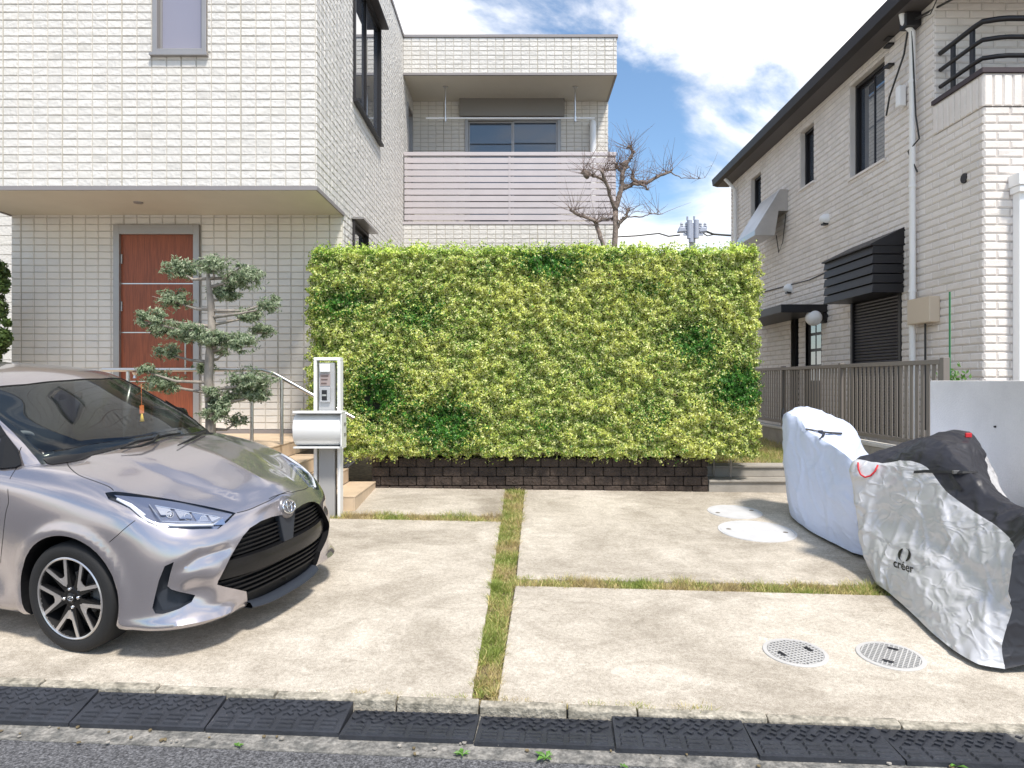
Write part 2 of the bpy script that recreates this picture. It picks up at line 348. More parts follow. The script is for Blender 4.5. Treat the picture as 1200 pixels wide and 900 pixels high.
def left_house():
    H=thing('house','white tiled two storey house with overhanging upper floor, red wooden front door and recessed balcony','house',((XL+XS)/2,YF,ZL-.6))
    # upper front wall
    wu0,wu1=-3.98,-3.39; wz0,wz1=5.08,6.25
    mb=MB(); hu=[(wu0-XL-.0,wz0-ZS,wu1-XL,wz1-ZS)]
    tiled(mb,(XL,YF,ZS),X_,Z_,-Y_,XS-XL,ZT-ZS,TW,TH,holes=hu,panel=4,poff=(XS-XL)%TW)
    mb.build('front_wall',TM,H)
    window(H,(wu0,YF,wz0),X_,-Y_,wu1-wu0,wz1-wz0,sashes=1,glass='glassb')
    # side wall, upper: overhang part and the rest to the balcony wing
    mb=MB()
    sw=(9.52,5.28,11.35,7.12); sw2=(9.50,3.05,10.45,3.66); sw3=(14.25,5.0,14.9,7.1)
    hs=[(sw[0]-YF,sw[1]-ZS,sw[2]-YF,sw[3]-ZS),(sw3[0]-YF,sw3[1]-ZS,sw3[2]-YF,sw3[3]-ZS),(sw2[0]-YF,sw2[1]-ZS,sw2[2]-YF,sw2[3]-ZS)]
    tiled(mb,(XS,YF,ZS),Y_,Z_,X_,YBW-YF,ZT-ZS,TW,TH,holes=hs,panel=4,poff=.0)
    mb.build('side_wall',TM,H)
    mb=MB(); hs=[(sw2[0]-YW,sw2[1]-0,sw2[2]-YW,sw2[3]-0)]
    tiled(mb,(XS,YW,0),Y_,Z_,X_,YB-YW,ZS-.001,TW,TH,holes=hs,panel=4,rowoff=.02)
    mb.build('side_wall',TM,H)
    # side window: deep dark casing
    f=window(H,(XS,sw[0],sw[1]),Y_,X_,sw[2]-sw[0],sw[3]-sw[1],fm='black',proud=.045,fw=.035,depth=.06)
    mb=MB(); mb.box((XS-.02,sw[0]-.02,sw[3]+.002),(XS+.16,sw[2]+.02,sw[3]+.03)); mb.build('window_hood',M['alu_d'],H)
    f=window(H,(XS,sw2[0],sw2[1]),Y_,X_,sw2[2]-sw2[0],sw2[3]-sw2[1],sashes=1,fm='alu_d')
    mb=MB(); mb.box((XS-.02,sw2[0]-.02,sw2[3]+.002),(XS+.16,sw2[2]+.02,sw2[3]+.03)); mb.build('window_hood',M['alu'],H)
    window(H,(XS,sw3[0],sw3[1]),Y_,X_,sw3[2]-sw3[0],sw3[3]-sw3[1],sashes=1,fm='alu')
    # ground floor front wall
    dx0,dx1,dz1=-5.09,-4.007,ZL+2.64
    mb=MB()
    tiled(mb,(XL,YW,ZL+.05),X_,Z_,-Y_,XS-XL,ZS-ZL-.05,TW,TH,holes=[(dx0-XL,-.06,dx1-XL,dz1-ZL-.05)],panel=4,poff=(XS-XL)%TW)
    mb.build('front_wall',TML,H)
    mb=MB(); mb.box((XL,YW-.02,ZL-.9),(XS,YW+.1,ZL+.048)); mb.build('plinth',M['trim'],H)
    # soffit, trims
    mb=MB(); mb.box((XL,YF,ZS-.03),(XS,YW,ZS-.005)); s=mb.build('soffit',M['soffit'],H)
    mb=MB(); mb.lathe([(0,-.012),(.05,-.012),(.055,0)],Matrix.Translation((-4.45,8.35,ZS-.031)),20); mb.build('downlight',M['alu'],s)
    mb=MB(); mb.box((XL,YF-.022,ZS-.045),(XS+.022,YF-.001,ZS-.001)); mb.box((XS+.001,YF,ZS-.045),(XS+.022,YW,ZS-.001)); mb.box((XL-.022,YF-.022,ZS-.045),(XL-.001,YW,ZS-.001))
    mb.build('trim',M['trim'],H)
    # parapet caps
    mb=MB(); mb.box((XL-.03,YF-.03,ZT),(XS+.03,YF+.2,ZT+.06)); mb.box((XS-.2,YF+.2,ZT),(XS+.03,YB+.2,ZT+.06)); mb.build('parapet_cap',M['trim'],H)
    # solid core so nothing shows through (roof, far walls)
    mb=MB(); mb.box((XL,YF+.12,ZS+.01),(XS-.09,YBW+3,ZT-.01)); mb.box((XL,YW+.15,-.3),(XS-.09,YBW+3,ZS)); mb.build('core',M['tile'],H)
    mb=MB(); mb.box((XL-.004,YF,ZS),(XL,YBW,ZT)); mb.box((XL-.004,YW,0),(XL,YBW,ZS-.05)); mb.build('side_wall',M['tile'],H)
    # door
    mb=MB(); y=YW
    fw=.075
    mb.box((dx0,y-.05,ZL),(dx0+fw,y+.1,dz1)); mb.box((dx1-fw,y-.05,ZL),(dx1,y+.1,dz1)); mb.box((dx0+fw,y-.05,dz1-.12),(dx1-fw,y+.1,dz1))
    fr=mb.build('door_frame',M['alu'],H,bevel=.004)
    mb=MB(); mb.box((dx0+fw,y+.0,ZL+.02),(dx1-fw,y+.05,dz1-.12)); d=mb.build('door',M['wood'],H)
    hh=dz1-.12-ZL
    for k in range(1,5):
        z=ZL+hh-k*.62
        if z>ZL+.1: mb=MB(); mb.box((dx0+fw+.002,y-.004,z-.006),(dx1-fw-.002,y+.001,z+.006)); mb.build('metal_strip',M['steel'],d)
    hx=dx1-fw-.09
    mb=MB(); mb.tube([(hx,y-.06,ZL+.75),(hx,y-.06,ZL+1.2)],.011); mb.tube([(hx,y,ZL+.79),(hx,y-.06,ZL+.79)],.008); mb.tube([(hx,y,ZL+1.16),(hx,y-.06,ZL+1.16)],.008)
    mb.build('handle',M['steel'],d,smooth=True,sharp=40)
    for z in (ZL+.35,ZL+1.55,ZL+2.15): mb=MB(); mb.tube([(dx0+fw+.012,y-.012,z),(dx0+fw+.012,y-.012,z+.12)],.012); mb.build('hinge',M['alu'],d)
    # balcony wing
    zf0,zf1=7.46,8.15
    mb=MB(); tiled(mb,(XS+.01,YB,zf0),X_,Z_,-Y_,XR-XS-.01,zf1-zf0,TW,TH,panel=4,poff=0); tiled(mb,(XR,YB,zf0),Y_,Z_,X_,YBW-YB+3,zf1-zf0,TW,TH,panel=4)
    mb.build('balcony_fascia',TM,H)
    mb=MB(); mb.box((XS+.0,YB-.03,zf1),(XR+.03,YB+.2,zf1+.05)); mb.box((XR-.2,YB+.2,zf1),(XR+.03,YBW+3,zf1+.05)); mb.build('parapet_cap',M['trim'],H)
    mb=MB(); mb.box((XS+.01,YB-.015,zf0-.04),(XR+.015,YB+.03,zf0-.001)); mb.box((XR-.03,YB+.03,zf0-.04),(XR+.015,YBW+3,zf0-.001)); mb.build('trim',M['trim'],H)
    mb=MB(); mb.box((XS+.01,YB+.03,zf0-.03),(XR-.03,YBW+.1,zf0-.004)); mb.build('balcony_ceiling',M['soffit'],H)
    # back wall with window
    sc=831/YBW; X=lambda px:(px-605)/sc; Zp=lambda py:1.5+(446-py)/sc
    wx0,wx1,wzt,wzb=X(545),X(657),Zp(138),4.75
    zb=4.3
    mb=MB(); tiled(mb,(XS+.01,YBW,zb),X_,Z_,-Y_,XR-XS-.01,zf0-zb,TW,TH,holes=[(wx0-XS-.01,wzb-zb,wx1-XS-.01,wzt-zb)],panel=4)
    mb.build('balcony_wall',TML,H)
    mb=MB(); tiled(mb,(XR,YBW,0),Y_,Z_,X_,3,zf0-0,TW,TH,panel=4); mb.box((XS,YBW+.15,0),(XR-.01,YBW+3,zf1-.01)); mb.build('wing_wall',TM,H)
    f=window(H,(wx0,YBW,wzb),X_,-Y_,wx1-wx0,wzt-wzb,sashes=2,fw=.07,proud=.04,sill=False)
    mb=MB(); mb.box((X(539),YBW-.16,Zp(139)),(X(661),YBW-.002,Zp(116))); sh=mb.build('shutter_box',mat('shutter_box_grey',(.25,.235,.22),.5,.3),H,bevel=.008)
    # lower wall below the rail, and balcony floor
    zr0,zr1=4.58,5.93
    mb=MB(); tiled(mb,(XS+.01,YB,0),X_,Z_,-Y_,XR-XS-.01,zr0-.05,TW,TH,panel=4); tiled(mb,(XR,YB,0),Y_,Z_,X_,YBW-YB,zr0-.05,TW,TH,panel=4)
    mb.build('wing_wall',TM,H)
    mb=MB(); mb.box((XS+.0,YB-.02,zr0-.05),(XR+.02,YB+.12,zr0)); mb.box((XR-.12,YB+.12,zr0-.05),(XR+.02,YBW,zr0)); mb.build('balcony_cap',M['slat'],H)
    mb=MB(); mb.box((XS+.01,YB+.12,zr0-.3),(XR-.12,YBW,zr0-.12)); mb.build('balcony_floor',M['cblock'],H)
    rail=MB(); rail.box((XS+.02,YB-.01,zr1-.07),(XR,YB+.06,zr1)); rail.box((XR-.07,YB+.06,zr1-.07),(XR,YBW-.01,zr1))
    rl=rail.build('balcony_railing',M['slat'],H,bevel=.004)
    for x in (XS+.12,XS+1.05,(XS+XR)/2,XR-1.1,XR-.12):
        mb=MB(); mb.box((x-.025,YB+.035,zr0),(x+.025,YB+.075,zr1-.071)); mb.build('post',M['slat'],rl)
    n=10; p=(zr1-.09-zr0-.03)/n
    for k in range(n):
        z=zr0+.035+k*p
        mb=MB(); mb.box((XS+.03,YB+.005,z),(XR-.005,YB+.03,z+p-.022)); mb.box((XR-.03,YB+.03,z),(XR-.005,YBW-.01,z+p-.022)); mb.build('slat',M['slat'],rl)
    mb=MB(); mb.box(((XS+XR)/2-.01,YB-.004,zr0+.02),((XS+XR)/2+.01,YB+.004,zr1-.08)); mb.build('joint',M['slat'],rl)
    # laundry pole holders and pole
    for px in (522,674):
        x=(px-605)*14.3/831
        mb=MB(); mb.tube([(x,14.3,7.43),(x,14.3,6.82)],.015,10); mb.lathe([(0,0),(.05,0),(.05,-.02),(0,-.025)],Matrix.Translation((x,14.3,7.428)),16)
        mb.tube([(x,14.3,6.82),(x+.0,14.3,6.72)],.028,10); mb.build('pole_holder',M['steel'],H,smooth=True,sharp=40)
    mb=MB(); z=6.79; mb.tube([((499-605)*14.3/831,14.3,z),((697-605)*14.3/831,14.3,z)],.017,10); tag(mb.build('laundry_pole',M['white'],None,smooth=True,sharp=40),'long white laundry pole hanging below the balcony ceiling of the white house','laundry pole')
    # white downpipe on the balcony wall
    x=X(694); mb=MB(); mb.tube([(x,YBW-.0,Zp(146)),(x,YBW-.1,Zp(146)),(x,YBW-.12,Zp(149)),(x,YBW-.12,4.4)],.065,12); mb.build('downpipe',M['white'],H,smooth=True,sharp=50)
left_house()

# neighbour house sliver at the far left with clipped shrub
def left_neighbour():
    H=thing('house','pale house with horizontal boarding behind the shrub at the far left edge','house',(-11,12,0))
    mb=MB(); O=Vector((-14,12.6,0))
    tiled(mb,O,X_,Z_,-Y_,7.0-.3,6.4,1.8,.17,rise=.012,inset=.004,bond=.5); mb.box((-14,12.63,0),(-7.32,18,6.38))
    mb.build('wall',TM,H)
    mb=MB(); mb.prism([(-14.3,12.2,6.4),(-7.0,12.2,6.4),(-7.0,18.4,6.4),(-14.3,18.4,6.4)],(0,0,.12)); mb.build('roof',M['alu_d'],H)
left_neighbour()

# ------------------------------------------------------------ right house
XH=5.0
def yx(px,X=XH): return X*831/(px-605)
def zx(px,py,X=XH): return 1.5+(446-py)/(px-605)*X
BM=[M['brick'],M['brick_gr'],M['seal'],M['brick2']]
def right_house():
    H=thing('house','house of pale painted brick with dark eaves, black shutter hood and corner balcony','house',(XH+2,10,.4))
    y0,y1,y2=yx(1153),yx(1095),yx(857)   # 7.58, 8.48, 16.5
    ztop=6.35; BW,BH=.285,.0905
    # windows in the long wall
    W=[]
    def wn(pa,pb,tb,bb,ref):     # left px, right px, top/bottom py at ref px
        return (yx(pb),zx(ref,bb),yx(pa),zx(ref,tb))
    w3=wn(996,1037,65,186,1037); w2=wn(938,954,142,212,954); w1=wn(880,892,200,255,892)
    shw=(yx(1057),.75,yx(998),zx(1057,318)); dr=(yx(963),.6,yx(944),zx(963,366)); nw=(yx(936),.6,yx(927),zx(936,367)); fw_=(yx(897),.6,yx(893),3.0)
    wins=[w3,w2,w1,shw,dr,nw]
    mb=MB()
    # wall runs along +Y, faces -X.  U=-Y so that the normal is -X seen left to right
    L=y2-y0; holes=[(y2-q[2],q[1],y2-q[0],q[3]) for q in wins]
    zb=3.95-.0   # balcony parapet top is at this height on the near block
    holes_all=holes+[(y2-y1,zx(1153,108)-.02,L+.1,9)]
    tiled(mb,(XH,y2,0),-Y_,Z_,-X_,L,ztop,BW,BH,gap=.012,rise=.011,inset=.012,bond=.5,holes=holes_all,jit=.003)
    mb.build('side_wall',BM,H)
    for q in (w3,w2,w1):
        mb=MB()   # reveals
        a,b,c,d=q; e=.16
        mb.box((XH,a-.0,b),(XH+e,a+.004,d)); mb.box((XH,c-.004,b),(XH+e,c,d)); mb.box((XH,a,d-.004),(XH+e,c,d)); mb.box((XH-.03,a-.03,b-.03),(XH+e,c+.03,b+.004)); 
        mb.build('reveal',M['brick'],H)
        window(H,(XH+.10,c,b+.004),-Y_,-X_,c-a,d-b-.008,sashes=2,fm='black',proud=.02,fw=.05,sill=True)
    window(H,(XH+.10,nw[2],nw[1]),-Y_,-X_,nw[2]-nw[0],nw[3]-nw[1],sashes=1,fm='black',sill=False)
    # back door with small panes
    a,b,c,d=dr
    mb=MB(); mb.box((XH+.05,a,b),(XH+.1,c,d)); D=mb.build('door',M['black'],H)
    for i in range(2):
        for k in range(5):
            yy=a+.12+i*(c-a-.2)/2; zz=b+.9+k*.27
            if zz+.2<d: 
                m2=MB(); m2.box((XH+.042,yy,zz),(XH+.049,yy+(c-a-.3)/2,zz+.22)); m2.build('pane',M['glass'],D)
    # roller shutter
    a,b,c,d=shw
    mb=MB(); mb.box((XH-.02,a,b),(XH+.1,a+.06,d)); mb.build('shutter_frame',M['black'],H); mb=MB(); mb.box((XH-.02,c-.06,b),(XH+.1,c,d)); mb.build('shutter_frame',M['black'],H)
    mb=MB(); n=int((d-b)/.045)
    for k in range(n):
        z=b+k*.045; mb.prism([(XH+.05,a+.06,z),(XH+.02,a+.06,z+.006),(XH+.014,a+.06,z+.024),(XH+.03,a+.06,z+.042)],(0,c-a-.12,0))
    mb.build('roller_shutter',mat('charcoal_shutter',(.085,.082,.09),.4,.3),H)
    # black louvred hood above the shutter
    pr=.42; xa=XH-pr; hy0=yx(1058); hy1=yx(1000)+.0
    hz1=zx(1058,270); 
    X0=xa
    zt=1.5+(446-290)/(1040-605)*X0+.12
    zlo=1.5+(446-338)/(1040-605)*X0
    mb=MB(); nl=5; hgt=(zt-zlo)/nl
    for k in range(nl):
        z=zlo+k*hgt
        mb.prism([(xa,hy0-.04,z),(xa+.02,hy0-.04,z+hgt*.9),(XH,hy0-.04,z+hgt*.9),(XH,hy0-.04,z)],(0,hy1-hy0+.1,0))
    mb.prism([(xa-.02,hy0-.06,zt-.02),(xa-.02,hy0-.06,zt),(XH,hy0-.06,zt+.22),(XH,hy0-.06,zt-.02)],(0,hy1-hy0+.14,0))
    mb.build('shutter_hood',M['black'],H,bevel=.004)
    # canopy
    a,c=yx(967)-.1,yx(905)+.5; z=zx(930,366,XH-.55)
    mb=MB(); mb.box((XH-.75,a,z),(XH,c,z+.13)); mb.build('canopy',M['black'],H,bevel=.006)
    # globe lamp
    y=yx(968); zl=zx(966,371,XH-.12)
    mb=MB(); mb.lathe([(.13*math.sin(t),-.13*math.cos(t)) for t in np.linspace(.001,math.pi-.001,14)],Matrix.Translation((XH-.20,y,zl)),20); lp=mb.build('globe_lamp',M['white'],H,smooth=True)
    mb=MB(); mb.tube([(XH,y,zl),(XH-.06,y,zl)],.09,16); mb.build('lamp_base',M['black'],lp,smooth=True,sharp=40)
    # vents: round vent caps
    for (px,py) in ((970,257),(927,338)):
        y=yx(px); z=zx(px,py)
        mb=MB(); mb.lathe([(.0,.13),(.05,.12),(.085,.07),(.09,0)],Matrix.Translation((XH,y,z))@Matrix.Rotation(R(-90),4,'Y'),16); v=mb.build('vent_cap',M['white'],H,smooth=True)
        mb=MB(); mb.box((XH-.09,y-.05,z-.092),(XH-.01,y+.05,z-.06)); mb.build('opening',M['black'],v)
    y=yx(1131); z=zx(1131,209); mb=MB(); mb.tube([(XH-.02,y,z),(XH-.001,y,z)],.055,18); mb.build('round_vent',M['black'],H)
    # steel kitchen hood
    y=yx(914); zt=zx(922,222); ys=(yx(922),yx(900))
    a,c=yx(924),yx(900); pj=.62; zu=zx(922,223); zl_=zu-.85
    sec=[(XH,zu),(XH-.16,zu),(XH-pj,zl_+.10),(XH-pj,zl_),(XH-.25,zl_),(XH-.18,zl_+.45),(XH,zl_+.45)]
    mb=MB(); mb.prism([(p[0],a,p[1]) for p in sec],(0,c-a,0)); mb.build('exhaust_hood',mat('hood_steel',(.55,.54,.53),.35,.9,var=.1),H,bevel=.006)
    mb=MB(); mb.tube([(XH-.03,a+.05,zl_+.4),(XH-.05,a+.15,zl_-.1),(XH-.05,a+.35,zl_-.25),(XH-.04,a+.5,zl_+.1)],.008,6); mb.build('hanging_cord',M['cable'],H)
    # eaves + gutter
    e=4.72; ze=1.5+.964*e
    mb=MB(); ye0,ye1=y1-1.5,e*831/(840-605)
    mb.box((e,ye0,ze),(XH+.01,ye1,ze+.03)); so_=mb.build('eaves_soffit',mat('dark_soffit',(.10,.09,.09),.6),H)
    mb=MB(); mb.prism([(e-.0,ye0,ze+.0),(e-.1,ye0,ze+.03),(e-.12,ye0,ze+.17),(e,ye0,ze+.17)],(0,ye1-ye0,0)); mb.prism([(e,ye0,ze+.032),(e-.03,ye0,ze+.19),(e+3.2,ye0,ze+1.5),(e+3.2,ye0,ze+.032)],(0,ye1-ye0,0)); mb.build('roof',M['alu_d'],H)
    # near block: front wall facing the street with balcony parapet on top; side wall is part of the long wall
    zp=zx(1153,108-22)  # parapet top
    mb=MB(); tiled(mb,(XH,y0,0),X_,Z_,-Y_,3.5,zp-.36,BW,BH,gap=.012,rise=.011,inset=.012,bond=.5,jit=.003)
    mb.build('front_wall',BM,H)
    # vertical soldier course at the parapet
    mb=MB(); tiled(mb,(XH-.012,y0-.012,zp-.355),X_,Z_,-Y_,3.5,.35,.105,.35,gap=.012,rise=.012,inset=.012,jit=.003)
    tiled(mb,(XH-.012,y1,zp-.355),-Y_,Z_,-X_,y1-y0+.012,.35,.105,.35,gap=.012,rise=.012,inset=.012,jit=.003)
    mb.build('parapet_course',BM,H)
    mb=MB(); mb.box((XH-.04,y0-.04,zp),(XH+.16,y1,zp+.05)); mb.box((XH+.16,y0-.04,zp),(XH+3.5,y0+.16,zp+.05)); mb.build('parapet_cap',mat('plum_brown_cap',(.045,.028,.032),.5),H)
    mb=MB(); mb.box((XH+.03,y0+.03,0),(XH+3.5,y1,zp-.3)); mb.box((XH+.18,y1+.05,0),(XH+3.5,y2,ztop-.1)); mb.build('core',M['brick_gr'],H)
    mb=MB(); tiled(mb,(XH,y1,zp-.3),X_,Z_,-Y_,3.5,3.2,BW,BH,gap=.012,rise=.011,inset=.012,bond=.5,jit=.003); mb.build('front_wall',BM,H)
    # railing: three bent bars on three posts
    def bar(h): 
        g=.05; return [(XH+.06,y1-.02,zp+h),(XH+.06,y0+.25,zp+h),(XH+.075,y0+.13,zp+h),(XH+.20,y0+.08,zp+h),(XH+.3,y0+.06,zp+h),(XH+3.4,y0+.06,zp+h)]
    mb=MB(); 
    for h in (.22,.42,.62): mb.tube(bar(h),.025 if h<.6 else .03,10)
    rl=mb.build('balcony_railing',M['black'],H,smooth=True,sharp=50)
    for p in ((XH+.07,y1-.25),(XH+.07,y0+.3),(XH+.9,y0+.06),(XH+1.8,y0+.06)):
        mb=MB(); mb.box((p[0]-.014,p[1]-.03,zp+.05),(p[0]+.014,p[1]+.03,zp+.6)); mb.build('post',M['black'],rl)
    # downpipes
    yd=yx(1070,XH-.07); xd=XH-.08
    mb=MB(); mb.tube([(xd-.13,yd,ze+.02),(xd-.11,yd,ze-.1),(xd,yd,ze-.22),(xd,yd,0.3)],.038,12)
    for z in (5.2,3.9,2.6,1.4): mb.tube([(xd,yd,z),(xd,yd,z+.03)],.046,12)
    mb.build('downpipe',M['white'],H,smooth=True,sharp=50)
    yd2=yx(862,XH-.06); mb=MB(); mb.tube([(XH-.3,yd2,ze),(XH-.07,yd2,ze-.25),(XH-.07,yd2,.3)],.04,10); mb.build('downpipe',M['white'],H,smooth=True,sharp=50)
    xs=XH+.35; mb=MB(); mb.box((xs-.055,y0-.12,.3),(xs+.055,y0-.01,3.55)); p=mb.build('downpipe',M['white'],H,bevel=.01)
    mb=MB(); mb.box((xs-.1,y0-.18,3.55),(xs+.1,y0-.01,3.68)); mb.box((xs-.085,y0-.165,3.48),(xs+.085,y0-.01,3.549)); mb.build('rainwater_head',M['white'],p,bevel=.008)
    # beige meter box with conduit
    a,c=yx(1103),yx(1076); z0,z1=zx(1090,379),zx(1090,349)
    mb=MB(); mb.box((XH-.14,a,z0),(XH-.012,c,z1)); bxx=mb.build('meter_box',M['box'],H,bevel=.01)
    mb=MB(); mb.tube([(XH-.05,(a+c)/2,z0),(XH-.05,(a+c)/2,.9)],.013,8); mb.build('conduit',M['cable'],bxx)
    # small lamp / insulators and cables near the top
    ym=yx(1062); zm=zx(1062,112)
    mb=MB(); mb.box((XH-.12,ym-.05,zm-.15),(XH-.02,ym+.05,zm+.12)); mb.build('sensor_light',M['white'],H,bevel=.02)
    mb=MB(); zz=zx(1075,17,XH-.1); mb.box((XH-.2,yd-.09,zz-.1),(XH-.02,yd+.07,zz+.06)); mb.build('cable_bracket',M['black'],H)
    for (py,s) in ((50,0),(41,.03),(74,.05)):
        q=zx(1050,py); mb=MB(); mb.box((XH-.09,yx(1049)-.0,q-.012),(XH-.01,yx(1043)+.0,q+.016)); mb.build('cable_bracket',M['black'],H)
    mb=MB(); A=Vector((XH-.12,yd,zz-.02))
    mb.tube([A,(XH-.1,yd+.15,zz-.35),(XH-.1,yd+.5,zz-.75),(XH-.08,yd+.62,zz-.95)],.012,6); mb.build('wall_cable',M['cable'],H); mb=MB()
    mb.tube([(XH-.1,yd-.02,zz-.1),(XH-.07,yd-.06,zz-1.2),(XH-.05,yd-.1,zz-1.5),(XH-.12,yd+.02,zz-1.62),(XH-.05,yd-.06,zz-1.9)],.010,6); mb.build('wall_cable',M['cable'],H); mb=MB()
    mb.tube([(XH-.02,yx(985),zx(985,312)),(XH-.02,yx(950),zx(950,328)),(XH-.02,yx(900),zx(900,341)),(XH-.02,yx(885),zx(885,346))],.010,6)
    mb.build('wall_cable',M['cable'],H)
    mb=MB(); mb.tube([A,(XH+.4,yd-1.2,zz+.0),(XH+.9,yd-1.8,zz+.15),(XH+1.2,yd-3.2,zz+.7)],.013,6); mb.tube([A,(XH-.06,yd-.35,zz-.1),(XH-.1,4.5,8.8)],.007,6)
    tag(mb.build('service_cable',M['cable'],None),'black service cable running up from the downpipe bracket of the brick house','cable')
right_house()
# ------------------------------------------------------------ ground
def plane_poly(pts,dz=0,thick=0,m=0):
    mb=MB(); P=[Vector(p)+Vector((0,0,dz)) for p in pts]
    n=len(P); mb.prism(P,(0,0,-max(thick,.001)),m); return mb
G=lambda x,y,dz=0: Vector((x,y,gz(x,y)+dz))
def ground():
    mb=MB(); s=900; mb.add([(-s,-s,-.75),(s,-s,-.75),(s,s,-.75),(-s,s,-.75)],[(0,1,2,3)]); mb.build('ground',M['soil'],kind='structure')
    # kerb line direction
    K0=bp(0,793); K1=bp(1200,850); d=(K1-K0); d.z=0; d.normalize(); n=Vector((-d.y,d.x,0))
    def K(t,off,z): p=K0+d*t; return Vector((p.x+n.x*off,p.y+n.y*off,z if z is not None else gz(p.x+n.x*off,p.y+n.y*off)))
    T0,T1=-14,14
    # lot: soil sheet below, slabs above
    mb=MB(); mb.prism([K(T0,0,None)-Z_*.03,K(T1,0,None)-Z_*.03,G(20,13,-.03),G(-16,13,-.03)],(0,0,-.5)); mb.build('lot_ground',M['soil'],kind='structure')
    sl=[(592.5,575),(575,690),(553,813)]; sr=[(615,577),(600,690),(583,815)]
    kt=lambda px: None
    def on_kerb(px):   # point on the kerb line seen at px
        u=(px-CX)/F
        # K0 + t d : x = u*y
        t=(u*K0.y-K0.x)/(d.x-u*d.y); return K(t,.0,None)
    s1=[bp(390,572),bp(592.5,574),bp(587,604.5),bp(380,601)]
    s1[0]=G(-4.5,8.3); 
    P=lambda x,y: bp(x,y)
    A=[G(-4.5,8.2),P(592.5,572),P(588,604.5),P(390,601),G(-4.5,P(390,601).y+.02)]
    plane=[('A',A)]
    B=[G(-9,P(390,607).y+.05),P(390,607.5),P(587,611),P(575,690),on_kerb(552.5),K(-6,0,None)]
    C=[P(615,572),G(3.72,8.3),G(3.72,P(1035,686).y-.05),P(1035,686),P(605,677.5)]
    D=[P(604,686),P(1035,697.5),G(3.72,P(1035,697.5).y-.06),on_kerb(1420),on_kerb(583)]
    for nm,Q in (('A',A),('B',B),('C',C),('D',D)):
        mb=MB(); mb.prism(Q,(0,0,-.08)); mb.build('driveway_slab',M['concrete'],kind='structure',bevel=.006)
    # kerb blocks
    cuts=[-6,-5.4,-4.8,-4.2,-3.6,-3,-2.4,-1.8,-1.2,-.6,0,.25,.85,1.45,2.05,2.45,2.87,3.2,3.8,4.4,5,5.6,6.2,7]
    for i in range(len(cuts)-1):
        a,b=cuts[i]+.004,cuts[i+1]-.004
        zt=(gz(*K((a+b)/2,0,0).xy))+.004
        w0=.058; 
        mb=MB(); mb.prism([K(a,-.003,zt),K(b,-.003,zt),K(b,-w0,zt-.006),K(a,-w0,zt-.006)],(0,0,-.16)); mb.build('kerb',M['kerb'],kind='structure',bevel=.006)
    zs=-.112
    rs=random.Random(21)
    mb=MB(); mb.prism([K(T0,-.05,zs+.012),K(T1,-.05,zs+.012),K(T1,-.56,zs+.004),K(T0,-.22,zs+.004)],(0,0,-.1)); mb.build('gutter',mat('grey_gutter_mortar',(.30,.285,.26),.9,bump=.9,bscale=60,col2=(.10,.10,.095),vscale=16,detail=8,fine=.4),kind='structure')
    mb=MB(); mb.prism([K(T0*8,-.325,zs),K(T1*8,-.325,zs),K(T1*8,-7,zs),K(T0*8,-7,zs)],(0,0,-.1)); mb.build('road',M['asphalt'],kind='structure')
    mb=MB(); mb.prism([K(T0*8,-7.02,zs),K(T1*8,-7.02,zs),K(T1*8,-60,zs+.6),K(T0*8,-60,zs+.6)],(0,0,-.1)); mb.build('far_pavement',M['concrete'],kind='structure')
    return K,d,n,zs
K,KD,KN,ZSTR=ground()
